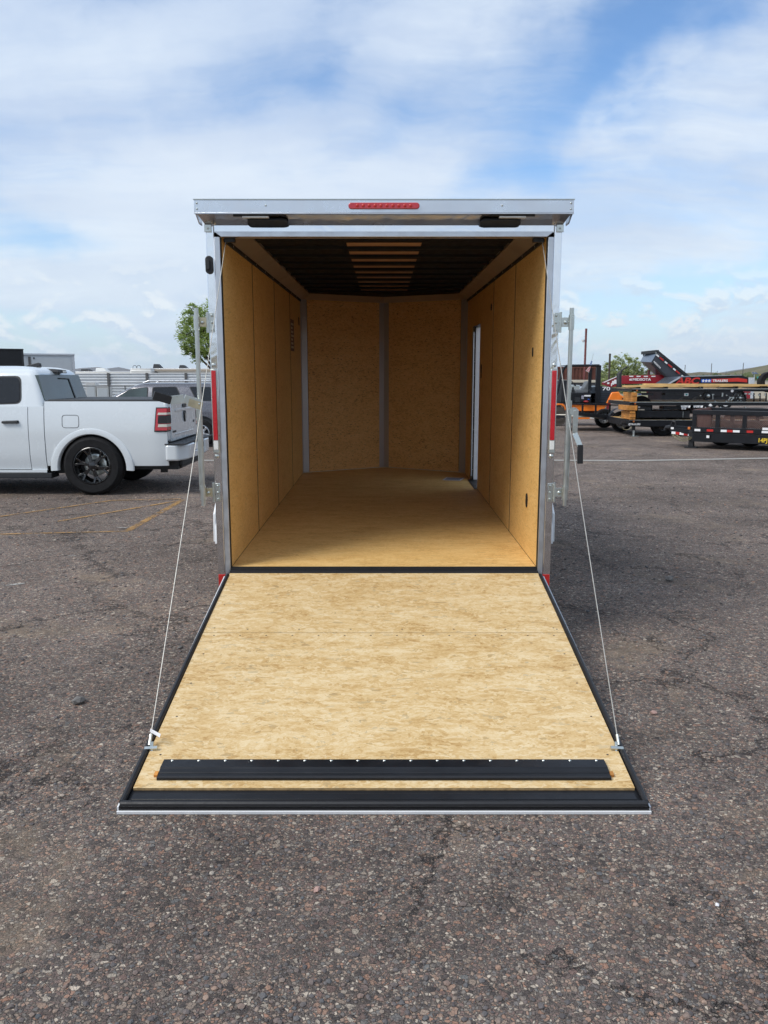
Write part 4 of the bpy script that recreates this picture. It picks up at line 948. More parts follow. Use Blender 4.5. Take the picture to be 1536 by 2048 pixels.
q = P(48, 727, 36); q3 = P(56, 740, 36); MB().box(q.x, q3.x, a.y-.03, a.y-.003, q3.z, q.z).build('vent_window', M['whitep'], e)
for s in (a.x+.2, b.x-.2):
    w_ = MB().lathe([(.17, -.1), (.34, -.1), (.35, 0), (.34, .1), (.17, .1)], (s, a.y+2.5, .35), 'x', 20).build('wheel', M['tyre'], e)
    MB().lathe([(0, .02), (.17, .05)], (s, a.y+2.5, .35), 'x', 16).build('rim', M['wrim'], w_)
e = empty('black_trailer', 'black box trailer at the left edge behind the pickup cab roof', 'trailer', Vector((P(46, 701, 30).x, P(46, 701, 30).y, 0))); e.rotation_euler[2] = radians(25)
a = P(-90, 700, 30); b = P(46, 701, 30)
MB().box(a.x, b.x, a.y, a.y+4, .5, a.z).build('trailer_body', M['blackp'], e, bevel=.012); MB().box(a.x-.02, b.x+.02, a.y-.02, a.y+4, a.z+.001, a.z+.04).build('roof_rail', M['black'], e)
MB().box(b.x-.06, b.x+.008, a.y-.015, a.y-.002, .5, a.z-.02).build('corner_trim', M['plastic'], e)
for s in (a.x+.2, b.x-.2): MB().lathe([(.0, -.1), (.34, -.1), (.35, 0), (.34, .1), (0, .1)], (s, a.y+2, .35), 'x', 18).build('wheel', M['tyre'], e)

# motorhomes behind the fence
def rv(px0, px1, py, D, lab, acs, extra=None, dz=0):
    a = P(px0, py, D); b = P(px1, py, D); e = empty('camper', lab, 'camper', Vector(((a.x+b.x)/2, a.y, 0)), 'campers stored behind the corrugated fence')
    MB().box(a.x, b.x, a.y, a.y+2.5, .5, a.z).build('camper_body', M['rv'], e, bevel=.12); MB().box(a.x+.3, b.x-.3, a.y-.02, a.y-.003, 1.2, 1.5).build('side_stripe', M['awning'], e)
    MB().box(a.x+.05, b.x-.05, a.y+.03, a.y+2.4, a.z+.003, a.z+.05).build('roof', M['whitep'], e, bevel=.02)
    for x in lin(a.x+.8, b.x-1, 4): w_ = MB().box(x, x+.8, a.y-.022, a.y-.003, 1.55, a.z-.35).build('window', M['glass'], e); MB().box(x-.04, x+.84, a.y-.014, a.y-.003, 1.51, a.z-.31).build('window_frame', M['plastic'], w_)
    for (x0, y0, x1, y1, mm) in acs:
        q0 = P(x0, y0, D+.8); q1 = P(x1, y1, D+.8)
        MB().hexa([(q0.x, q0.y, a.z+.04), (q1.x, q0.y, a.z+.04), (q1.x, q0.y+.8, a.z+.04), (q0.x, q0.y+.8, a.z+.04)], [(q0.x+.06, q0.y+.05, q0.z), (q1.x-.3, q0.y+.05, q0.z), (q1.x-.3, q0.y+.75, q0.z), (q0.x+.06, q0.y+.75, q0.z)]).build('roof_air_conditioner', M[mm], e, bevel=.03)
    for x in (a.x+.2*(b.x-a.x), a.x+.75*(b.x-a.x)): MB().lathe([(0, -.1), (.38, -.1), (.4, 0), (.38, .1), (0, .1)], (x, a.y+.1, .4), 'y', 18).build('wheel', M['tyre'], e)
    return e, a, b
rv(140, 262, 744, 62, 'low white camper behind the fence nearest the pickup cab', [(160, 738, 182, 744, 'plastic'), (190, 736, 215, 744, 'rv')])
e, a, b = rv(259, 303, 738, 60, 'cream camper with a pair of roof hoops between two longer campers', [])
for x in (268, 276): q = P(x, 738, 60); MB().tube([(q.x-.13, q.y+.2, q.z), (q.x-.13, q.y+.2, q.z+.17), (q.x-.06, q.y+.2, q.z+.24), (q.x+.06, q.y+.2, q.z+.24), (q.x+.13, q.y+.2, q.z+.17), (q.x+.13, q.y+.2, q.z)], .02, 6).build('roof_hoop', M['plastic'], e)
e, a, b = rv(300, 520, 738, 61, 'long camper with a rolled awning and two black roof units behind the fence', [(305, 728, 323, 738, 'plastic'), (357, 730, 374, 738, 'plastic')])
MB().tube([(a.x+.1, a.y-.14, a.z-.10), (b.x-.1, a.y-.14, a.z-.10)], .07, 8).build('awning_roll', M['awning'], e); MB().bar((a.x+.3, a.y-.08, a.z-.1), (a.x+1.2, a.y-.06, 1.6), .06, .03).build('awning_arm', M['plastic'], e)

# ------------------------------------------------------------------ trees
def leafmat(name, c1, c2):
    m = bpy.data.materials.new(name); m.use_nodes = True; n = NT(m.node_tree); b = m.node_tree.nodes['Principled BSDF']
    r = n.node('ShaderNodeNewGeometry').outputs['Random Per Island']; n.put(b.inputs['Base Color'], n.mix(r, c1, c2)); b.inputs['Roughness'].default_value = .6
    tr = n.node('ShaderNodeBsdfTranslucent'); n.put(tr.inputs[0], n.mix(r, c1, c2)); ms = n.node('ShaderNodeMixShader'); ms.inputs[0].default_value = .45
    n.l.new(b.outputs[0], ms.inputs[1]); n.l.new(tr.outputs[0], ms.inputs[2]); n.l.new(ms.outputs[0], m.node_tree.nodes['Material Output'].inputs[0]); return m
lf1 = leafmat('mesquite_leaves', (.15,.23,.04), (.42,.52,.16)); lf2 = leafmat('palo_verde_leaves', (.27,.32,.12), (.52,.58,.28)); lf3 = leafmat('scrub_leaves', (.12,.16,.06), (.26,.28,.14))
def tree(name, label, base, h, lobes, n, leaf, m, seed, group=None, trunk=.12, droop=.3):
    rg = random.Random(seed); e = empty(name, label, 'tree', base, group); o = Vector(base)
    top = o+Vector((0, 0, h*.35))
    MB().tube([o+Vector((0,0,-.2)), o+Vector((.04, 0, h*.18)), top], [trunk, trunk*.8, trunk*.62], 8).build('trunk', M['bark'], e, smooth=True)
    mb = MB(); lb = MB()
    for (cx, cy, cz, r) in lobes:
        c = o+Vector((cx, cy, cz)); mid = top.lerp(c, .5)+Vector((rg.uniform(-.2,.2), rg.uniform(-.2,.2), .15))
        mb.tube([top, mid, c], [trunk*.5, trunk*.3, trunk*.1], 6)
        for j in range(5):
            t = Vector((rg.gauss(0,1), rg.gauss(0,1), rg.gauss(0,.6))).normalized()*r*.9; mb.tube([c, c+t*.5+Vector((0,0,.1*r)), c+t], [trunk*.1, trunk*.07, trunk*.03], 4, False)
        k = int(n*r*r/sum(l[3]**2 for l in lobes)); clumps = []
        for j in range(max(6, int(k/55))):
            d = Vector((rg.gauss(0,1), rg.gauss(0,1), rg.gauss(0,1))).normalized()*r*rg.uniform(.45, 1.08); d.z = d.z*.8-.1*r; clumps.append((c+d, r*rg.uniform(.10, .26)))
        for j in range(k):
            q, cr = clumps[rg.randrange(len(clumps))]; p = q+Vector((rg.gauss(0,1), rg.gauss(0,1), rg.gauss(0,.8)))*cr*.8; p.z -= droop*rg.random()**2*cr*2
            a = rg.uniform(0, 6.28); l = leaf*rg.uniform(.6, 1.5); u = Vector((cos(a), sin(a), rg.uniform(-.9, .3))).normalized()*l; w = u.cross(Vector((rg.uniform(-1,1), rg.uniform(-1,1), .6))).normalized()*l*.22
            lb.add([p-u*.5, p+w, p+u*.5, p-w], [(0,1,2,3)])
    mb.build('limbs', M['bark'], e, smooth=True); lb.build('crown', m, e)
    return e
b = P(432, 755, 40); b.z = 0
tree('mesquite_tree', 'green feathery mesquite tree rising behind the left rear post of the trailer', b, 5.4,
     [(-1.35, 0, 3.7, .62), (-1.2, .2, 3.05, .45), (-.85, .3, 4.4, .75), (.1, -.2, 4.75, .8), (.9, .2, 4.2, .9), (-.35, -.3, 3.45, .72), (.6, 0, 3.3, .8), (1.6, .1, 3.6, .7), (-.8, .2, 2.9, .5), (0, 0, 4.0, .8), (-1.05,0,4.9,.4)], 26000, .10, lf1, 5, None, .14)
b = P(1252, 760, 62); b.z = 0
tree('palo_verde_tree', 'pale green palo verde tree behind the red gooseneck trailer', b, 3.4,
     [(-1.3, 0, 2.0, .75), (-.5, 0, 2.75, .75), (.45, .2, 2.2, .7), (.95, 0, 2.8, .55), (-.1, .3, 1.5, .9), (1.4, 0, 1.9, .65), (-1.8, 0, 1.3, .6), (2.0, 0, 1.3, .5), (-1.3,0,2.6,.5), (.1,0,3.1,.45), (1.6,0,2.5,.5)], 11000, .13, lf2, 8, None, .1, .1)
for i, (px, w, h, lab) in enumerate([(1140, 1.4, 1.95, 'small desert bush showing over the rust container at its left end'), (1158, 1.1, 2.05, 'sparse bush showing over the rust container beside the tall red pole')]):
    b = P(px, 760, 66); b.z = 0
    tree('desert_bush', lab, b, h, [(-.5, 0, h*.8, w*.42), (.4, 0, h*.88, w*.4), (0, 0, h*1.02, w*.35)], 900, .14, lf2, 20+i, None, .07, .1)
# scrub belt before the hills
rg = random.Random(11); mb = MB()
for i in range(1500):
    D = 90+420*rg.random()**1.3; px = rg.uniform(1180, 1950) if rg.random() < .7 else rg.uniform(-400, 1250)
    u = (px-768)/F; x = u*D; y = D-CAM_D; r = rg.uniform(.5, 1.5)*(1+D/400)
    hgt = r*rg.uniform(.7, 1.4)
    for j in range(26):
        d = Vector((rg.gauss(0,1), rg.gauss(0,1), abs(rg.gauss(0,1)))).normalized()*rg.uniform(.5, 1)
        p = Vector((x+d.x*r, y+d.y*r, d.z*hgt)); l = r*.34; uu = Vector((rg.gauss(0,1), rg.gauss(0,1), rg.gauss(0,.7))).normalized()*l; w = uu.cross(Vector((0,1,.3))).normalized()*l*.8
        mb.add([p-uu, p+w, p+uu, p-w], [(0,1,2,3)])
mb.build('desert_scrub', lf3, kind='stuff', label='low green desert scrub spreading to the foot of the hills')
# hills and mountains
def hillmat(name, c1, c2, sc):
    m = bpy.data.materials.new(name); m.use_nodes = True; n = NT(m.node_tree); b = m.node_tree.nodes['Principled BSDF']
    co = n.node('ShaderNodeTexCoord').outputs['Object']; n.put(b.inputs['Base Color'], n.mix(n.mapr(n.noise(co, sc, 8, .7), .35, .65), c1, c2)); b.inputs['Roughness'].default_value = 1; b.inputs['Specular IOR Level'].default_value = 0
    return m
def ridge(name, D, prof, m, seed, rough=.12, depth=.35):
    """prof: (px, py) skyline; rows fall away in front and behind so that the hill is a solid of its own depth"""
    xs = lin(prof[0][0], prof[-1][0], 110); rows = []
    def sky_(x):
        for (a, b) in zip(prof, prof[1:]):
            if a[0] <= x <= b[0]: return a[1]+(b[1]-a[1])*(x-a[0])/(b[0]-a[0])
        return 755
    for j, (t, k) in enumerate(((-1, 0), (-.7, .22), (-.4, .55), (-.18, .85), (0, 1), (.3, .7), (1, 0))):
        row = []
        for x in xs:
            DD = D*(1+depth*t); q = P(x, sky_(x), D); hh = max(0, q.z)*k
            X = (x-768)/F*D*(1+depth*t*.3); nn = mnoise.fractal(Vector((X/D*22, DD/D*14, seed)), 1., 2.1, 5)
            row.append((X, DD-CAM_D, max(-1, hh*(1+rough*nn*(1.6 if 0 < k < 1 else .5)))))
        rows.append(row)
    return MB().grid(rows).build(name, m, kind='structure', smooth=True)
ridge('hills', 900, [(1330, 756), (1365, 747), (1390, 744), (1420, 746), (1450, 751), (1490, 755)], hillmat('hill_dry', (.13,.12,.085), (.20,.165,.12), .02), 1)
ridge('hills', 1400, [(1430, 756), (1455, 751), (1475, 747), (1500, 739), (1516, 733), (1536, 727), (1600, 716), (1700, 712), (1850, 735), (2000, 756)], hillmat('hill_green', (.085,.10,.05), (.17,.15,.10), .012), 2)
ridge('mountains', 5200, [(1400, 757), (1440, 748), (1460, 745), (1480, 740), (1505, 734), (1530, 729), (1560, 728), (1640, 740), (1750, 757)], hillmat('mountain_far', (.12,.115,.10), (.17,.15,.14), .002), 3)
ridge('mountains', 9000, [(60, 757), (110, 747), (145, 742), (165, 738), (185, 736), (205, 734), (225, 738), (245, 734), (262, 739), (300, 741), (340, 736), (420, 744), (520, 757)], hillmat('mountain_blue', (.13,.12,.11), (.17,.15,.14), .001), 4)
ridge('mountains', 7000, [(1160, 757), (1200, 748), (1250, 744), (1300, 742), (1345, 745), (1400, 754), (1440, 757)], hillmat('mountain_mid', (.13,.12,.11), (.17,.15,.14), .001), 5)
# ------------------------------------------------------------------ right side of the yard
def fz(x, y): return (1100+x/6.98, 680+y/6.98)
def fs(x, y): return (1316+x/6.98, 680+y/6.98)
def fq(x, y): return (1240+x/9.6, 750+y/9.6)
def fr(x, y): return (1380+x/9.846, 740+y/9.846)
def fg(x, y): return (1190+x/9.6, 690+y/9.6)
def prect(f, x0, y0, x1, y1, D, dep, name, m, par, **k):
    return rect(MB(), *f(x0, y0), *f(x1, y1), D, dep).build(name, m, par, **k)
def ppoly(f, pts, D, dep, name, m, par, **k):
    return poly(MB(), [f(*p) for p in pts], D, dep).build(name, m, par, **k)
def zground(px, D, x=None): q = P(px, 800, D); return Vector((q.x, q.y, 0))
def simple_wheel(par, c, R, w, m, rr, name='wheel', facing=-1):
    t = MB().lathe([(rr, -w/2), (R-.03, -w/2), (R, -w/4), (R, w/4), (R-.03, w/2), (rr, w/2)], c, 'y', 28).build(name, M['tyre'], par, smooth=True)
    f_ = facing*w/2
    MB().lathe([(rr, f_*.95), (rr*.9, f_*.9), (rr*.82, f_*.35), (rr*.45, f_*.45), (rr*.36, f_*.95), (0, f_*.95)], c, 'y', 24).build('rim', m, t, smooth=True)
    mb = MB()
    for i in range(8): a = i*pi/4; mb.oval((c[0]+rr*.62*cos(a), c[1]+f_*.44, c[2]+rr*.62*sin(a)), rr*.18, rr*.18, .006, 'y', 8)
    mb.build('rim_holes', M['black'], t)
    return t
# forklift
D = 30; FK = empty('forklift', 'orange and black forklift with an open roll cage and upright exhaust pipe', 'forklift', zground(1180, D))
n1, n2 = D-.55, D+.55
def cage(pts, r): 
    for dd in (n1, n2): MB().tube([P(*fz(*p), dd) for p in pts], r, 8).build('cage_frame', M['blackp'], FK, smooth=True)
cage([(95, 760), (150, 520), (190, 400), (235, 362), (330, 358), (690, 356)], .045)
for dd in (n1, n2):
    rect(MB(), *fz(652, 352), *fz(696, 880), dd-.02, .10).build('cage_post', M['blackp'], FK, bevel=.01); rect(MB(), *fz(545, 385), *fz(575, 690), dd+.02, .06).build('cage_post', M['blackp'], FK)
for x in (240, 340, 440, 540, 640): q = P(*fz(x, 356), n1); q2 = P(*fz(x, 356), n2); MB().bar(q, (q.x, q2.y, q.z), .05, .03).build('roof_bar', M['blackp'], FK)
prect(fz, 165, 560, 235, 880, D-.4, .8, 'dashboard', M['plastic'], FK, bevel=.03); MB().tube([P(*fz(230, 700), D), P(*fz(300, 600), D)], .03, 6).build('steering_column', M['black'], FK)
q = P(*fz(315, 600), D); MB().tube([q+Vector((.16*cos(a)*.7, .16*sin(a), .10*cos(a)*-1)) for a in lin(0, 2*pi, 17)], .014, 6, False).build('steering_wheel', M['black'], FK)
prect(fz, 300, 735, 690, 878, D-.5, 1.0, 'body_panel', M['blackp'], FK, bevel=.02); prect(fz, 345, 690, 540, 742, D-.28, .55, 'seat', M['seat'], FK, bevel=.03)
ppoly(fz, [(470, 690), (520, 580), (562, 575), (560, 700)], D-.26, .5, 'seat_back', M['seat'], FK, bevel=.03)
prect(fz, 310, 660, 332, 740, D-.3, .03, 'lever', M['black'], FK); prect(fz, 350, 800, 420, 870, D-.52, .02, 'toolbox_panel', M['plastic'], FK)
hd = ppoly(fz, [(565, 660), (700, 640), (960, 680), (950, 720), (860, 735), (790, 878), (565, 878)], D-.5, 1.0, 'engine_hood', mat('navy_hood', (.025,.035,.05), .35, var=.2, coat=.3), FK, bevel=.02)
for i in range(4): prect(fz, 705, 745+i*28, 835-i*8, 752+i*28, D-.515, .012, 'hood_louvre', M['black'], hd)
q = P(*fz(728, 702), D-.53); text('70', 'model_number', M['decal_white'], q, .17, FK, sx=1.7, ext=.003, bold=.004)
prect(fz, 480, 768, 566, 788, D-.515, .012, 'decal', M['decal_white'], FK); prect(fz, 440, 775, 472, 825, D-.515, .012, 'decal', M['ink'], FK)
prect(fz, 90, 880, 800, 898, D-.56, 1.12, 'step_plate', M['black'], FK)
ppoly(fz, [(862, 730), (965, 722), (990, 765), (1050, 800), (1112, 852), (1106, 892), (786, 884)], D-.56, 1.12, 'counterweight', M['orange'], FK, bevel=.03)
ppoly(fz, [(995, 805), (1040, 815), (1085, 850), (1040, 850)], D-.575, .012, 'rear_lamp', M['plastic'], FK)
ppoly(fz, [(215, 900), (800, 900), (745, 990), (360, 992), (250, 960)], D-.5, 1.0, 'chassis', M['orange'], FK, bevel=.015)
ppoly(fz, [(370, 1050), (550, 1072), (720, 1076), (718, 1104), (370, 1106)], D-.52, 1.04, 'lower_frame', M['orange'], FK, bevel=.01); prect(fz, 300, 985, 740, 1060, D-.4, .8, 'axle_housing', M['black'], FK)
prect(fz, 556, 1074, 702, 1098, D-.535, .012, 'decal', M['whitelens'], FK)
ppoly(fz, [(60, 905), (90, 884), (190, 892), (222, 950), (214, 990), (196, 930), (150, 905), (80, 915)], D-.62, .25, 'mudguard', M['orange'], FK, bevel=.008)
q = P(*fz(108, 1052), D-.5); tyb = mat('dusty_tyre', (.07,.058,.047), .9, var=.3, vscale=12)
w = MB().lathe([(.10, -.10), (.20, -.12), (.25, -.10), (.33, -.11), (.345, -.05), (.345, .1), (.2, .12)], (q.x, q.y, .345), 'y', 28).build('wheel', tyb, FK, smooth=True); MB().lathe([(0, -.085), (.05, -.09), (.06, -.06), (.12, -.065), (.17, -.115)], (q.x, q.y, .345), 'y', 18).build('rim', M['postdark'], w)
w = MB().lathe([(0, -.05), (.12, -.08), (.22, -.10), (.28, -.08), (.285, .08), (.1, .1)], (P(*fz(800, 1000), D-.45).x, q.y, .285), 'y', 24).build('wheel', M['tyre'], FK, smooth=True)
MB().tube([P(*fz(962, 690), D), P(*fz(964, 480), D), P(*fz(985, 445), D)], [.09, .09, .05], 10).build('exhaust_stack', M['plastic'], FK, smooth=True); MB().tube([P(*fz(975, 470), D), P(*fz(1000, 425), D), P(*fz(1082, 368), D)], .03, 8).build('exhaust_tip', M['plastic'], FK, smooth=True)
for dd in (n1+.1, n2-.1): rect(MB(), 1084, 735, 1093, 845, dd, .1).build('mast_rail', M['blackp'], FK)
MB().box(P(1050, 800, D).x, P(1086, 800, D).x, P(0, 0, D).y-.3, P(0, 0, D).y-.18, .05, .10).box(P(1050, 800, D).x, P(1086, 800, D).x, P(0, 0, D).y+.18, P(0, 0, D).y+.3, .05, .10).build('forks', M['plastic'], FK)
for lab, nm, m_, x0, y0 in (('red rag lying on the forklift floor plate', 'rag', 'dkred', 500, 858), ('blue rag on top of the red rag on the forklift', 'rag', 'decal_blue', 535, 828)):
    q = P(*fz(x0, y0), D-.56); vs_, f_ = ico(.12 if m_ == 'dkred' else .06, random.Random(x0), .42); o = MB().add([Vector(p) for p in vs_], f_).build(nm, M[m_]); o.location = q+Vector((0, -.05, .0)); o.modifiers.new('s', 'SUBSURF').levels = 1; tag(o, lab, 'rag')
# small flag on the forklift's roof
q = P(*fz(565, 356), n1-.02); q2 = P(*fz(606, 192), n1-.02); fe = empty('small_flag', 'small american flag hanging from a thin pole on the forklift roof', 'flag', q)
MB().tube([P(*fz(540, 450), n1-.03), q2], .008, 5).build('flag_pole', M['galv'], fe)
fcl = poly(MB(), [fz(548, 372), fz(568, 375), fz(545, 452), fz(500, 430)], n1-.06, .02).build('flag_cloth', M['decal_white'], fe)
for i in range(4):
    t = i/4; a = Vector(fz(548, 372)).lerp(Vector(fz(500, 430)), t+.02); b_ = Vector(fz(548, 372)).lerp(Vector(fz(500, 430)), t+.14); c = Vector(fz(568, 375)).lerp(Vector(fz(545, 452)), t+.14); d = Vector(fz(568, 375)).lerp(Vector(fz(545, 452)), t+.02)
    poly(MB(), [a, b_, c, d], n1-.068, .007).build('red_stripe', M['red'], fcl)
poly(MB(), [fz(575, 290), fz(592, 295), fz(580, 350), fz(555, 345)], n1-.06, .02).build('blue_canton', mat('flag_blue', (.20,.27,.45), .8), fcl)

# small open utility trailer in front of the forklift
D = 26.6; UT = empty('utility_trailer', 'small open trailer with thin black rails and a white wheel in front of the forklift', 'trailer', zground(1200, D))
for dd, dx in ((D-.2, 0), (D+1.5, 10)):
    def fu(x, y): return fz(x+dx, y)
    MB().bar(P(*fu(225, 893), dd), P(*fu(1095, 912), dd), .035, .035).build('side_rail', M['blackp'], UT); MB().bar(P(*fu(225, 1020), dd), P(*fu(835, 1072), dd), .06, .11).build('side_rail', M['blackp'], UT)
    for x in (232, 452, 636, 832): q = P(*fu(x, 900), dd); MB().bar((q.x, q.y, q.z), (q.x, q.y, P(*fu(x, 1050+ (x-400)*.06), dd).z), .035, .035).build('side_upright', M['blackp'], UT)
a = P(*fz(220, 1035), D); b = P(*fz(840, 1050), D)
for i in range(5): MB().box(a.x, b.x, a.y-.15+i*.33, a.y+.165+i*.33, .44, .475).build('floor_plank', M['pale'], UT)
q = P(*fz(955, 1140), D); R = .325; simple_wheel(UT, (q.x, q.y-.32, R), R, .2, M['wrim'], .21); simple_wheel(UT, (q.x, q.y+1.75, R), R, .2, M['wrim'], .21, facing=1)
rows = []
for i in range(17): a_ = pi*i/16; rows.append([(q.x-(.44)*cos(a_), q.y-.45, .36+.40*sin(a_)), (q.x-.44*cos(a_), q.y-.18, .36+.40*sin(a_)), (q.x-.42*cos(a_), q.y-.18, .36+.38*sin(a_))])
MB().grid(rows).build('fender', M['blackp'], UT, smooth=True)
MB().bar(P(*fz(835, 1075), D), (q.x+1.2, q.y+.6, .46), .07, .1).build('trailer_frame', M['blackp'], UT); MB().box(q.x-.5, q.x+.5, q.y-.1, q.y+1.6, .36, .44).build('trailer_frame', M['blackp'], UT)
prect(fz, 985, 895, 1100, 930, D-.3, .05, 'rail_cap', M['plastic'], UT); prect(fz, 990, 902, 1028, 922, D-.32, .012, 'reflector', M['redtape'], UT)
MB().bar((P(*fz(225, 1040), D).x, q.y+.1, .46), (P(1090, 800, D).x, q.y+.7, .44), .07, .08).build('tongue', M['blackp'], UT)

# stack of three flatbed trailers
D = 24.0
def zpx(y, D=24.): return P(1300, y, D).z
xs0 = {}
def flatbed(lab, xl, y0, y1, xr, D, grp='black flatbed trailers stacked on one another'):
    e = empty('flatbed_trailer', lab, 'trailer', zground(xl+60, D), grp)
    zt, zb = zpx(y0, D), zpx(y1, D); a = P(xl, y0, D); b = P(xr, y0, D)
    MB().box(a.x, b.x, a.y-.02, a.y+.06, zb, zt).build('side_beam', M['blackp'], e, bevel=.006); MB().box(a.x, b.x, a.y+2.2, a.y+2.28, zb, zt).build('side_beam', M['blackp'], e)
    MB().box(a.x, b.x, a.y-.032, a.y-.021, zt-.012, zt+.006).build('edge_strip', M['galv'], e)
    for x in lin(a.x+.03, b.x-.1, 12): MB().box(x, x+.06, a.y+.061, a.y+2.199, zb+.02, zt-.03).build('cross_member', M['blackp'], e)
    MB().box(a.x+.0, a.x+.05, a.y+.061, a.y+2.199, zb, zt+.004).build('end_beam', M['blackp'], e)
    for i in range(7): MB().box(a.x+.06, b.x-.02, a.y+.07+i*.30, a.y+.365+i*.30, zt-.028, zt+.003).build('deck_plank', M['deckwood'], e)
    return e, a, b, zt, zb
# bottom
e1, a, b, zt, zb = flatbed('lowest black flatbed of the stack with white lettering on its beam and a landing jack', 1258, 840, 853, 1640, D)
ppoly(fq, [(150, 900), (330, 880), (900, 905), (960, 990), (700, 1010), (250, 985), (120, 960)], D+.2, .14, 'tongue_beam', M['blackp'], e1)
MB().tube([P(*fq(20, 925), D+.3), P(*fq(160, 925), D+.3)], .05, 8).build('coupler', M['black'], e1); MB().tube([P(*fq(20, 935), D+.3), P(*fq(25, 965), D+.3)], .045, 8).build('coupler', M['black'], e1)
q = P(*fq(160, 962), D-.05); text('PJTRAILERS', 'side_lettering', M['decal_white'], q, .075, e1, sx=.92, ext=.003, bold=.002, shear=.2)
rect(MB(), *fq(245, 975), *fq(292, 1062), D, .1).build('jack_leg', M['black'], e1); q = P(*fq(264, 1060), D+.05); MB().tube([(q.x, q.y, q.z), (q.x, q.y, .02)], .028, 8).build('jack_rod', M['galv'], e1); MB().box(q.x-.12, q.x+.12, q.y-.08, q.y+.08, .004, .022).build('jack_foot', M['galv'], e1)
MB().tube([P(*fq(x, y), D-.02) for x, y in ((40, 990), (70, 1040), (120, 1055), (180, 1040), (225, 1000))], .012, 5).build('safety_chain', M['brass'], e1)
prect(fq, 372, 690, 1212, 822, D+.05, 1.6, 'tool_box', M['blackp'], e1, bevel=.01); prect(fq, 1222, 690, 1340, 830, D+.12, 1.5, 'tool_box', M['black'], e1, bevel=.01)
prect(fq, 325, 690, 368, 830, D+.02, .3, 'bulkhead_post', M['blackp'], e1)
prect(fq, 1208, 700, 1214, 815, D+.035, .014, 'box_latch', M['galv'], e1)
for x in (1330, 1362, 1475, 1510): q = P(x, 800, D+.25); simple_wheel(e1, (q.x, q.y+.1, .36), .36, .2, M['rim'], .2)
q = P(*fq(262, 890), D-.05); MB().lathe([(0, -.03), (.025, -.025), (.03, 0)], (q.x, q.y, q.z), 'y', 10).build('marker_lamp', M['amber'], e1)
# middle
e2, a, b, zt, zb = flatbed('middle black flatbed of the stack carrying a round white sticker', 1259, 804, 811, 1640, D)
prect(fq, 355, 592, 600, 680, D+.1, .5, 'stake_rack', M['plastic'], e2); prect(fq, 840, 600, 1170, 658, D+.06, .4, 'ramp_bundle', M['blackp'], e2, bevel=.005)
prect(fq, 1186, 614, 1266, 660, D+.04, .014, 'sticker', M['decal_white'], e2); q = P(*fq(1205, 650), D+.03); text('NJ', 'sticker_print', M['black'], q, .04, e2, sx=1.2, ext=.002)
prect(fq, 348, 600, 384, 632, D+.08, .014, 'sticker', M['decal_white'], e2); prect(fq, 352, 655, 470, 678, D+.08, .014, 'sticker', M['pale'], e2)
q = P(*fr(400, 690), D-.06); MB().oval(q, .078, .078, .008, 'y', 20).build('round_sticker', M['decal_white'], e2)
q = P(*fq(290, 548), D-.05); MB().lathe([(0, -.03), (.025, -.025), (.03, 0)], (q.x, q.y, q.z), 'y', 10).build('marker_lamp', M['amber'], e2)
prect(fr, 20, 770, 1700, 862, D+.3, 1.2, 'deck_frame', M['blackp'], e2)
for (x, y) in ((300, 742), (385, 752), (600, 740), (1090, 738)): q = P(*fr(x, y), D-.03); MB().lathe([(0, -.02), (.02, -.015), (.03, .02)], (q.x, q.y, q.z), 'y', 8).build('bolt', M['galv'], e2)
# top
e3, a, b, zt, zb = flatbed('topmost black flatbed of the stack with bare hubs and pale deck planks', 1263, 777.5, 783, 1600, D)
prect(fq, 420, 345, 645, 388, D+.06, .3, 'stake_rack', M['plastic'], e3, bevel=.004); prect(fq, 865, 345, 1240, 392, D+.05, .3, 'stake_rack', M['plastic'], e3, bevel=.004)
for k in range(3): prect(fq, 872, 350+k*14, 1236, 354+k*14, D+.035, .014, 'rack_bar', M['fpost'], e3)
prect(fq, 1236, 350, 1312, 400, D+.03, .014, 'sticker', M['decal_white'], e3); prect(fq, 1262, 362, 1296, 388, D+.022, .007, 'sticker_print', M['teal'], e3); prect(fq, 340, 354, 412, 386, D+.08, .014, 'sticker', M['whitelens'], e3); prect(fq, 352, 360, 400, 380, D+.07, .008, 'sticker_print', M['decal_blue'], e3)
q = P(*fq(450, 500), D+.25); MB().lathe([(.1, -.1), (.3, -.12), (.33, 0), (.3, .12), (.1, .1)], (q.x, q.y+.2, q.z-.18), 'y', 24).build('spare_tyre', M['tyre'], e3, smooth=True)
q = P(*fr(830, 410), D-.06); MB().oval(q, .082, .082, .008, 'y', 20).build('round_sticker', M['decal_white'], e3)
q = P(*fr(970, 550), D+.1)
wb = MB().lathe([(.14, .05), (.19, .05), (.2, -.04), (.17, -.05), (.155, 0), (0, 0)], q, 'y', 24).build('brake_drum', M['rim'], e3, smooth=True)
for i in range(6): a_ = i*pi/3; MB().lathe([(0, -.035), (.012, -.03), (.014, 0)], (q.x+.09*cos(a_), q.y, q.z+.09*sin(a_)), 'y', 8).build('stud', M['galv'], wb)
MB().lathe([(0, -.09), (.035, -.08), (.04, -.001)], q, 'y', 12).build('hub', M['galv'], wb)
q = P(*fr(340, 510), D+.1); wb = MB().lathe([(.10, .05), (.13, .04), (.12, -.03), (0, -.03)], q, 'y', 20).build('brake_drum', M['plastic'], e3, smooth=True); MB().lathe([(0, -.10), (.045, -.09), (.055, -.031)], q, 'y', 12).build('hub', M['galv'], wb)
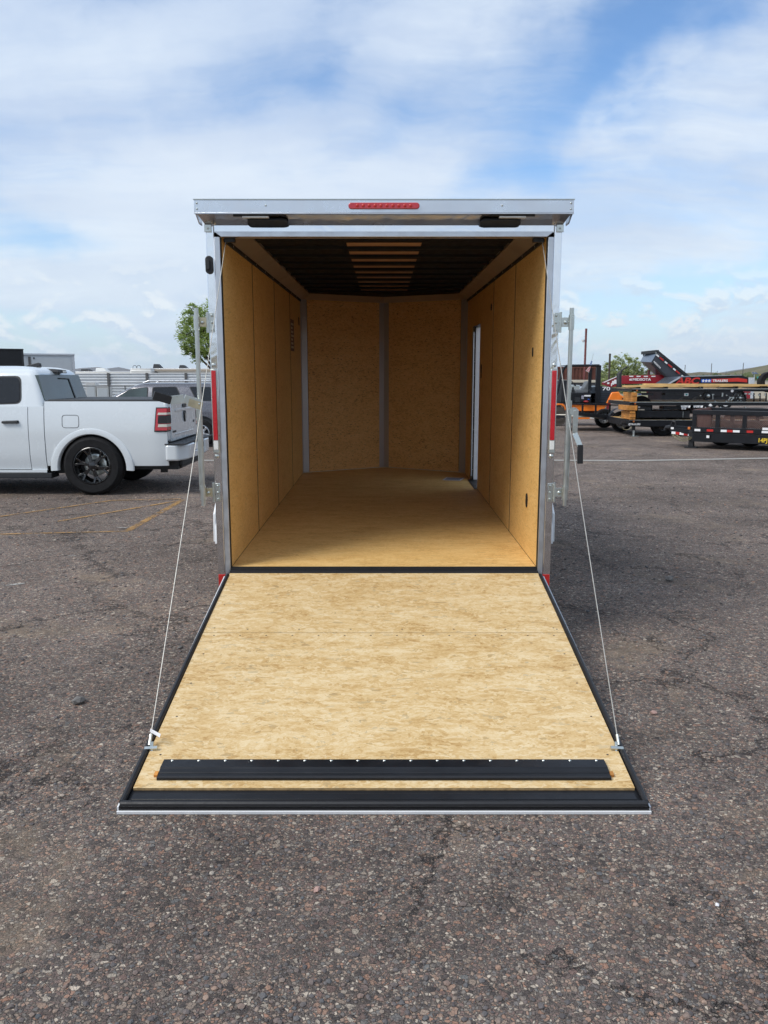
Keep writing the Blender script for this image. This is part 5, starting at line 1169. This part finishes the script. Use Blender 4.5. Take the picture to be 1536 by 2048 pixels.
for pts, w_ in (([(430, 480), (475, 480)], .02), ([(447, 480), (450, 580)], .018), ([(640, 450), (632, 525)], .035), ([(745, 600), (800, 540)], .03), ([(770, 535), (865, 540)], .02), ([(865, 540), (800, 600)], .03), ([(1070, 465), (1120, 465)], .04), ([(1145, 470), (1215, 470)], .05), ([(1350, 470), (1370, 510)], .03), ([(1480, 460), (1480, 505)], .025)):
    MB().bar(P(*fr(*pts[0]), D+.02), P(*fr(*pts[1]), D+.02), w_, w_).build('bracket', M['galv'], e3)
for (x, y) in ((200, 340), (570, 342), (200, 505), (715, 500), (1260, 505), (490, 618), (710, 618)): q = P(*fr(x, y), D-.0); MB().lathe([(0, -.04), (.018, -.035), (.026, .02)], (q.x, q.y, q.z), 'y', 8).build('bolt', M['galv'], e3)
MB().tube([P(*fr(*p), D+.05) for p in ((200, 510), (300, 560), (420, 545), (600, 510), (640, 490))], .014, 6).build('brake_hose', M['black'], e3)
MB().bar(P(*fr(1110, 600), D+1.5), P(*fr(1480, 598), D+1.5), .05, .12).build('far_beam', M['pale'], e3)
q = P(*fq(325, 297), D-.05); MB().lathe([(0, -.03), (.025, -.025), (.03, 0)], (q.x, q.y, q.z), 'y', 10).build('marker_lamp', M['amber'], e3)
for i in range(3):
    MB().tube([P(*fr(1500-120*i, 455), D+.2), P(*fr(1500-120*i, 640), D+.2)], .02, 6).build('strut', M['black'], e3)
# long boards lying across the top trailer
for i, (x0, y0, x1, y1, lab) in enumerate([(70, 214, 2860, 196, 'long pale board lying on the stacked trailers, the nearest one'), (120, 222, 2830, 205, 'long pale board on the stacked trailers behind the nearest one'), (460, 178, 2700, 186, 'long pale board topmost on the stacked trailers')]):
    dd = D+.0+i*.4
    o = MB().bar(P(*fq(x0, y0), dd), P(*fq(x1, y1), dd), .30, .045).build('wooden_board', M['deckwood'], origin=P(*fq(x0, y0), dd)); tag(o, lab, 'board', 'boards on the stacked trailers')
for x in (1275, 1330, 1400, 1470, 1525): q = P(x, 774, D+.1); o = MB().box(q.x, q.x+.09, q.y, q.y+1.4, zpx(777), zpx(772.5)).build('deck_bearer', M['black'], e3)
q = P(1536, 769, D+.3); o = MB().lathe([(.14, -.1), (.28, -.12), (.3, 0), (.28, .12), (.14, .1)], (q.x, q.y, 0), 'y', 22).build('tyre', M['tyre'], origin=None, smooth=True); o.location.z = zpx(774)+.14; tag(o, 'black tyre standing at the right end of the board pile', 'tyre')
# timber blocks propping the stack
for nm, lab, x0, y0, x1, y1, rows_, cols in (('timber_stack', 'brown timber blocks between the top and middle flatbeds', 232, 335, 326, 516, 5, 1), ('timber_stack', 'wide stack of timber blocks on edge under the middle flatbed', 138, 587, 332, 682, 1, 6), ('timber_stack', 'narrow timber stack standing on the lowest flatbed beam', 192, 700, 296, 856, 4, 1)):
    e = empty(nm, lab, 'timber', P(*fq((x0+x1)/2, y1), D), 'timber stacks propping the flatbeds')
    for r in range(rows_):
        for c in range(cols):
            j = rng.uniform(-5, 5); xa = x0+(x1-x0)*c/cols+1; xb = x0+(x1-x0)*(c+1)/cols-1.2; ya = y0+(y1-y0)*r/rows_+1; yb = y0+(y1-y0)*(r+1)/rows_-1
            o = rect(MB(), *fq(xa+(j if cols == 1 else 0), ya), *fq(xb+(j if cols == 1 else 0), yb), D-.16+rng.uniform(0, .03), .9).build('timber_block', M['dunnage'], e, bevel=.004, seg=1)

# mesh sided utility trailer in the right foreground
D0 = 20.0; c0 = P(1388, 823, D0); dX, dY = .843, -.538; pX, pY = .538, .843
FT = empty('utility_trailer', 'black utility trailer with mesh sides and red and white reflective tape on its frame', 'trailer', (c0.x, c0.y, 0), local=True, rot=(0, 0, atan2(dY, dX)))
def tq(px):
    u = (px-768)/F/1.004; return (u*D0-c0.x)/(dX-u*dY)
LT = 4.6; WT = 1.9
for yv in (0, WT):
    MB().box(-.02, LT, yv-.04, yv+.04, .82, .93).build('top_rail', M['blackp'], FT, bevel=.006); MB().box(-.02, LT, yv-.045, yv+.045, .40, .52).build('lower_rail', M['blackp'], FT, bevel=.004)
    MB().box(0, LT, yv-.035, yv+.035, .17, .385).build('frame_beam', M['blackp'], FT, bevel=.004)
posts = [(-.02, .07), (tq(1431), tq(1439)), (tq(1485), tq(1493)), (2.35, 2.43), (3.2, 3.28), (4.5, 4.58)]
for yv in (0, WT):
    for a_, b_ in posts: MB().box(a_, b_, yv-.042, yv+.042, .521, .819).build('side_post', M['blackp'], FT)
    mesh_edges = [(posts[i][1], posts[i+1][0]) for i in range(len(posts)-1)]
    for a_, b_ in mesh_edges:
        mb = MB(); z0, z1 = .525, .815; h = z1-z0; n_ = int((b_-a_)/.045)
        for i in range(-7, n_+1):
            for sg in (1, -1):
                xa = a_+i*.045; xb = xa+h; zA, zB = (z0, z1) if sg > 0 else (z1, z0)
                p0, p1 = [xa, zA], [xb, zB]
                if xb <= a_ or xa >= b_: continue
                if xa < a_: t = (a_-xa)/(xb-xa); p0 = [a_, zA+(zB-zA)*t]
                if xb > b_: t = (b_-xa)/(xb-xa); p1 = [b_, zA+(zB-zA)*t]
                mb.bar((p0[0], yv+.004*sg, p0[1]), (p1[0], yv+.004*sg, p1[1]), .006, .006)
        mb.build('mesh_panel', M['gauge'], FT, kind='stuff')
MB().box(-.04, .04, .05, WT-.05, .40, .93).build('front_wall', M['rust'], FT); MB().box(LT-.04, LT+.02, .05, WT-.05, .2, .9).build('rear_gate', M['blackp'], FT)
for i in range(6): MB().box(.05, LT-.05, .05+i*.3, .345+i*.3, .385, .415).build('floor_plank', mat('red_grey_plank', (.22,.15,.14), .8, var=.3, vscale=4) if i == 0 else bpy.data.materials['red_grey_plank'], FT)
def tape(x0, x1, z0, z1, m_, y=-.0465): MB().box(x0, x1, y-.003, y, z0, z1).build('reflective_tape', M[m_], FT)
for a_, b_, m_ in ((1390.5, 1402, 'decal_white'), (1415, 1428, 'redtape'), (1443, 1455, 'decal_white'), (1455.5, 1467, 'redtape'), (1467.5, 1481, 'decal_white'), (1495, 1508, 'redtape')):
    tape(tq(a_), tq(b_), .425, .478, m_)
tape(tq(1526), tq(1526)+.4, .50, .555, 'decal_white', -.0425); tape(tq(1525), tq(1526)+.4, .43, .48, 'decal_white')
t_ = text('14PJ', 'model_lettering', M['yellow'], (tq(1518), -.036, .215), .135, FT, sx=.9, ext=.003, bold=.004)
for px in (1412, 1474): x_w = tq(px)*1.0+.12; simple_wheel(FT, (x_w, WT*.72, .33), .33, .2, M['rim'], .2)
# A-frame tongue with tape, coupler, chains and jack
TG = Vector((-.66, .62, .40))
for y0_ in (.0, WT*.66):
    MB().bar((.1, y0_+.05, .385), TG+Vector((.0, 0, 0)), .06, .10).build('tongue_beam', M['blackp'], FT)
MB().bar((-.6, .60, .475), (.02, .3, .465), .05, .07).build('tongue_cap', M['blackp'], FT)
a_ = Vector((-.60, .535, .335)); b_ = Vector((.42, -.045, .30)); dd_ = (b_-a_)
nrm = Vector((dd_.y, -dd_.x, 0)).normalized()*(.034)
for i in range(9):
    p0 = a_+dd_*(i/9)+nrm; p1 = a_+dd_*((i+.97)/9)+nrm
    MB().bar(p0, p1, .006, .062).build('reflective_tape', M['decal_white' if i % 2 == 0 else 'redtape'], FT)
MB().bar(a_, b_, .05, .085).build('tongue_beam', M['blackp'], FT)
MB().tube([(-.80, .66, .45), (-.60, .60, .47)], [.05, .06], 10).tube([(-.80, .66, .44), (-.82, .66, .38)], .04, 8).build('coupler', M['black'], FT)
MB().tube([(-.66, .56, .50), (-.62, .56, .62), (-.56, .56, .60), (-.54, .56, .50)], .022, 6).build('coupler_latch', M['black'], FT)
MB().box(-.64, -.57, .500, .506, .42, .47).build('reflective_tape', M['decal_white'], FT); MB().box(-.18, -.12, .26, .30, .44, .50).build('marker_lamp', M['amber'], FT, bevel=.005)
MB().box(-.11, .01, .1, .22, .03, .42).build('jack_leg', M['black'], FT, bevel=.006); MB().box(-.19, .10, .04, .28, .004, .028).build('jack_foot', M['black'], FT)
def chain(p0, p1, sag, n_):
    pts = [Vector(p0).lerp(Vector(p1), i/n_)-Vector((0, 0, sag*4*(i/n_)*(1-i/n_))) for i in range(n_+1)]
    mb = MB()
    for i in range(n_):
        c = (pts[i]+pts[i+1])/2; d = (pts[i+1]-pts[i]); L = d.length*.72; d.normalize(); u = d.orthogonal().normalized(); w_ = d.cross(u)
        if i % 2: u, w_ = w_, u
        mb.tube([c+d*L*cos(k*pi/4)+u*L*.5*sin(k*pi/4) for k in range(9)], .006, 4, False)
    mb.build('safety_chain', M['brass'], FT)
chain((-.58, .45, .29), (.0, .0, .27), .12, 16); chain((-.50, .45, .30), (-.06, .02, .27), .07, 12)

# gooseneck dump trailer with its bed raised
D = 45; GN = empty('dump_trailer', 'dark red gooseneck dump trailer with its black bed tipped up', 'dump trailer', zground(1290, D))
bm_ = ppoly(fg, [(488, 588), (1300, 572), (1400, 610), (1432, 690), (1390, 742), (490, 748)], D, .25, 'gooseneck_beam', M['dkred'], GN, bevel=.01)
ppoly(fg, [(150, 722), (440, 598), (486, 598), (486, 748), (420, 790), (320, 812), (150, 762)], D, .25, 'gooseneck_neck', M['dkred'], GN, bevel=.01)
pbar(MB(), fg(170, 722), fg(438, 598), D-.03, .03).build('edge_strip', M['decal_white'], GN)
ppoly(fg, [(488, 588), (1300, 572), (1390, 742), (490, 748)], D+2.0, .2, 'gooseneck_beam', M['dkred'], GN)
for x in (660, 800, 940, 1085): prect(fg, x, 592, x+76, 612, D-.02, .018, 'reflective_tape', M['decal_white'], GN)
q = P(*fg(718, 684), D-.03); text('MIDSOTA', 'side_lettering', M['decal_white'], q, .185, GN, sx=1.24, ext=.004, bold=.005)
for (x0, y0, x1, y1) in ((662, 650, 682, 682), (686, 645, 708, 662), (686, 666, 708, 684)): prect(fg, x0, y0, x1, y1, D-.02, .018, 'logo_block', M['decal_white'], GN)
for (x0, y0, x1, y1) in ((370, 666, 412, 745), (330, 690, 366, 760), (310, 730, 326, 790), (235, 715, 275, 750)): prect(fg, x0, y0, x1, y1, D-.02, .018, 'decal', M['decal_white'], GN)
MB().box(P(1215, 800, D).x, P(1222, 800, D).x, P(0, 0, D).y+.05, P(0, 0, D).y+.2, .0, 1.4).box(P(1345, 800, D).x, P(1500, 800, D).x, P(0, 0, D).y, P(0, 0, D).y+2.1, .55, .95).build('trailer_frame', M['dkred'], GN)
for x in (1420, 1450): q = P(x, 800, D); simple_wheel(GN, (q.x, q.y, .4), .4, .25, M['wrim'], .24)
near = [P(1314, 706, D-.3), P(1303, 724, D-.3), P(1352, 770, D-.3), P(1382, 760, D-.3)]; far = [P(1290, 707, D+2.1), P(1281, 723, D+2.1), P(1330, 768, D+2.1), P(1358, 759, D+2.1)]
bed = MB().add(near+far, [(0,1,2,3), (5,1,2,6), (3,2,6,7), (5,4,0,1), (7,6,5,4)]).build('dump_bed', mat('charcoal_bed', (.035,.04,.052), .4, var=.2, vscale=2, coat=.3), GN)
MB().add([far[0]+Vector((-.02,-.02,.02)), near[0]+Vector((0,-.02,.02)), near[1]+Vector((-.02,-.02,-.01)), far[1]+Vector((-.02,-.02,-.01))], [(0,1,2,3)]).build('bed_bulkhead', mat('bulkhead_blue_grey', (.13,.17,.23), .3, .4, var=.1), bed)
MB().bar(P(1315, 703, D-.32), P(1384, 759, D-.32), .10, .12).build('bed_rail', M['plastic'], bed); MB().bar(P(1285, 706, D+2.0), P(1315, 703, D-.3), .16, .16).build('tarp_roll', M['plastic'], bed)
MB().bar(P(1304, 727, D-.28), P(1350, 771, D-.28), .12, .10).build('bed_rail', M['black'], bed); MB().bar(P(1287, 706, D+1.9), P(1287, 712, D+1.9), .05, .05).bar(P(1312, 704, D-.33), P(1312, 712, D-.33), .03, .03).build('tarp_arm', M['galv'], bed)
def along(t, off=0): a_ = Vector((1316, 708)); b_ = Vector((1383, 763)); p = a_.lerp(b_, t); return (p.x-3-off*.5, p.y+off*.6+1.5)
for t, m_ in ((.0, 'decal_white'), (.10, 'redtape'), (.25, 'decal_white'), (.35, 'redtape'), (.50, 'decal_white'), (.58, 'redtape'), (.75, 'decal_white')): MB().bar(P(*along(t), D-.40), P(*along(t+(.07 if m_ == 'decal_white' else .11)), D-.40), .02, .075, (0,0,1)).build('reflective_tape', M[m_], bed)
q = P(*fg(1118, 325), D-.36); text('MIDSOTA', 'side_lettering', M['decal_white'], q, .11, bed, rot=(pi/2, radians(43), 0), sx=1.1, ext=.003, bold=.003)
q = P(*fg(1035, 480), D+.9); MB().tube([q, (q.x, q.y, .8)], .07, 8).build('hydraulic_ram', mat('ram_dark_red', (.10,.02,.025), .4), GN)

# trailer with the ABC livery
D = 40; AB = empty('trailer', 'black trailer with large red ABC letters and three white stars on its side', 'trailer', zground(1420, D))
ppoly(fs, [(130, 640), (200, 590), (305, 522), (450, 511), (780, 493), (1100, 488), (1170, 493), (1265, 527), (1265, 640)], D, 2.2, 'trailer_side', M['blackp'], AB, bevel=.01)
q = P(*fs(700, 640), D); MB().box(q.x-2.2, q.x+1.5, q.y+.02, q.y+2.1, .4, q.z-.01).build('lower_body', M['blackp'], AB)
for x in (1370, 1395): w_ = P(x, 800, D); simple_wheel(AB, (w_.x, w_.y-.02, .4), .4, .25, M['wrim'], .24)
pbar(MB(), fs(140, 618), fs(308, 522), D-.06, .06).build('edge_strip', M['silver'], AB)
q = P(*fs(245, 612), D-.03); text('ABC', 'side_lettering', M['decal_red'], q, .42, AB, sx=1.35, ext=.005, bold=.014, shear=.2)
prect(fs, 605, 546, 742, 592, D-.02, .016, 'blue_panel', M['decal_blue'], AB)
for i in range(3):
    q = P(*fs(632+i*42, 570), D-.03); pts = []
    for k in range(10): r = .085 if k % 2 == 0 else .035; a_ = pi/2+k*pi/5; pts.append((q.x+r*cos(a_), q.z+r*sin(a_)))
    MB().prism(pts, 'y', q.y, q.y+.009).build('star', M['decal_white'], AB)
ppoly(fs, [(745, 545), (955, 538), (1120, 528), (1245, 548), (1245, 592), (1100, 580), (745, 592)], D-.02, .016, 'red_stripe', M['decal_red'], AB)
q = P(*fs(762, 584), D-.03); text('TRAILERS', 'side_lettering', M['decal_white'], q, .155, AB, sx=1.12, ext=.004, bold=.004)
pbar(MB(), fs(450, 508), fs(1170, 489), D-.01, .03).build('top_edge', M['galv'], AB)

# rust brown container, ledge, silver pickup box behind the forklift
D = 50; RC = empty('shipping_container', 'rust brown ribbed container behind the forklift', 'container', zground(1145, D))
a = P(1080, 735, D); b = P(1193.5, 736, D)
MB().box(a.x, b.x, a.y+.04, a.y+2.4, .1, a.z).build('container_body', M['rust'], RC)
n_ = 16
for i in range(n_): x = a.x+(b.x-a.x)*(i+.15)/n_; MB().box(x, x+(b.x-a.x)/n_*.5, a.y, a.y+.039, .15, a.z-.06).build('wall_rib', M['rust'], RC)
MB().box(a.x, b.x, a.y-.01, a.y+.1, a.z-.05, a.z+.05).build('top_rail', M['rust'], RC)
D = 44; o_ = empty('flatbed_ledge', 'pale wooden loading deck edge below the rust container', 'deck', zground(1140, D)); a = P(1080, 760, D); b = P(1194, 765, D)
MB().box(a.x, b.x, a.y, a.y+2, b.z, a.z).build('deck_edge', M['beige'], o_); MB().box(a.x, b.x, a.y+.1, a.y+1.9, .0, b.z-.002).build('deck_skirt', M['fpost'], o_)
D = 38; SP = empty('silver_pickup', 'silver pickup bed with a chequer plate tool box behind the forklift seat', 'pickup truck', zground(1150, D)); a = P(1108, 766, D); b = P(1196, 800, D)
MB().box(a.x, b.x, a.y, a.y+1.8, .55, 1.28).build('body', M['silver'], SP, bevel=.05); MB().box(P(1138, 766, D).x, P(1160, 766, D).x, a.y-.01, a.y+1.7, 1.0, 1.36).build('tool_box', M['galv'], SP, bevel=.02)
MB().hexa([(a.x-.6, a.y+.1, 1.28), (a.x+.7, a.y+.1, 1.28), (a.x+.7, a.y+1.7, 1.28), (a.x-.6, a.y+1.7, 1.28)], [(a.x-.2, a.y+.3, 1.45), (a.x+.5, a.y+.3, 1.45), (a.x+.5, a.y+1.5, 1.45), (a.x-.2, a.y+1.5, 1.45)]).build('cab', M['glass2'], SP, bevel=.05)
for x in (a.x+.3, b.x-.4): simple_wheel(SP, (x, a.y+.05, .38), .38, .24, M['rim'], .22)
# posts and poles
def pole(name, lab, px, ytop, D, r, m_, cat='pole', grp=None):
    q = P(px, ytop, D); e = empty(name, lab, cat, (q.x, q.y, 0), grp); MB().tube([(q.x, q.y, -.3), (q.x, q.y, q.z)], r, 10).build('post', M[m_], e, smooth=True)
    MB().lathe([(0, .03), (r*1.1, .02), (r*1.1, -.02)], (q.x, q.y, q.z), 'z', 10).build('post_cap', M[m_], e); return e, q
e, q = pole('camera_pole', 'tall oxide red pole carrying a white security camera above the forklift', 1172.5, 658, 48, .062, 'rustpole')
c = P(1166.5, 681, 48); MB().bar((q.x, q.y, c.z+.03), (c.x, q.y, c.z+.03), .03, .03).build('camera_arm', M['whitep'], e); MB().lathe([(.0, -.09), (.07, -.05), (.09, .02), (.1, .06), (0, .07)], (c.x, q.y, c.z-.02), 'z', 12).build('security_camera', M['whitep'], e, smooth=True)
pole('wooden_post', 'dark brown wooden post standing before the palo verde tree', 1220, 708, 54, .065, 'postdark')
for i, (px, yt) in enumerate(((1370.5, 730), (1423.5, 727), (1487, 726), (1434.5, 742), (1452, 743))):
    e, q = pole('utility_pole', ['thin distant pole over the tipped bed end', 'thin distant pole above the blue star panel', 'tallest distant pole before the hills at the right', 'short distant pole just right of the pole above the stars', 'short distant pole above the word TRAILERS'][i], px, yt, 170, .065 if i < 3 else .04, 'fpost', 'pole', 'distant utility poles')
D = 55; q = P(1509, 744, D); e = empty('solar_sign_post', 'grey post with a small solar panel beside a grey equipment box', 'solar panel', (q.x, q.y, 0)); MB().tube([(q.x, q.y, -.1), (q.x, q.y, q.z)], .035, 8).build('post', M['galv'], e)
a = P(*fs(1313, 446), D); b = P(*fs(1384, 474), D); MB().hexa([(a.x, a.y-.2, b.z), (b.x, a.y-.2, b.z), (b.x, a.y-.15, b.z-.02), (a.x, a.y-.15, b.z-.02)], [(a.x+.05, a.y+.1, a.z), (b.x-.05, a.y+.1, a.z), (b.x-.05, a.y+.15, a.z-.03), (a.x+.05, a.y+.15, a.z-.03)]).build('solar_panel', M['solar'], e)
e = empty('equipment_box', 'grey equipment cabinet standing under the solar panel', 'cabinet', zground(1504, 52)); a = P(*fs(1284, 525), 52); b = P(*fs(1347, 610), 52); MB().box(a.x, b.x, a.y, a.y+.5, 0, a.z).build('cabinet_body', M['greybox'], e, bevel=.01); MB().box(a.x+.03, b.x-.03, a.y-.014, a.y-.002, .2, a.z-.06).build('cabinet_door', M['greybox'], e); MB().box(a.x+.05, a.x+.12, a.y-.016, a.y-.0145, a.z-.12, a.z-.09).build('label_plate', M['decal_white'], e)
D = 90; q = P(*fs(1447, 490), D); e = empty('street_sign', 'teal and yellow street name sign on a thin white post at the far right', 'street sign', (q.x, q.y, 0)); MB().tube([(q.x, q.y, 0), (q.x, q.y, q.z)], .04, 8).build('post', M['whitep'], e); MB().box(q.x-.5, q.x+.5, q.y-.03, q.y, q.z-.35, q.z-.15).build('sign_blade', M['teal'], e); MB().box(q.x-.2, q.x+.2, q.y-.02, q.y+.01, q.z-.05, q.z+.08).build('sign_blade', M['yellow'], e)
D = 60; e = empty('low_wall', 'low beige block wall beyond the stacked flatbeds', 'wall', zground(1520, D)); a = P(1497, 763, D); b = P(1700, 763, D); MB().box(a.x, b.x, a.y, a.y+.2, 0, a.z).build('wall_body', M['beige'], e); MB().box(a.x-.02, b.x+.02, a.y-.02, a.y+.22, a.z+.001, a.z+.06).build('wall_coping', M['concrete'], e)

# the air: everything stands in one closed box of thin even haze
hm = bpy.data.materials.new('thin_air'); hm.use_nodes = True; nt = hm.node_tree; nt.nodes.clear(); ho = nt.nodes.new('ShaderNodeOutputMaterial'); pv = nt.nodes.new('ShaderNodeVolumePrincipled')
pv.inputs['Color'].default_value = (.80, .89, 1, 1); pv.inputs['Density'].default_value = .000045; pv.inputs['Anisotropy'].default_value = .2; nt.links.new(pv.outputs[0], ho.inputs['Volume'])
MB().box(-13200, 13200, -13200, 13200, -4, 320).build('haze', hm, kind='stuff')
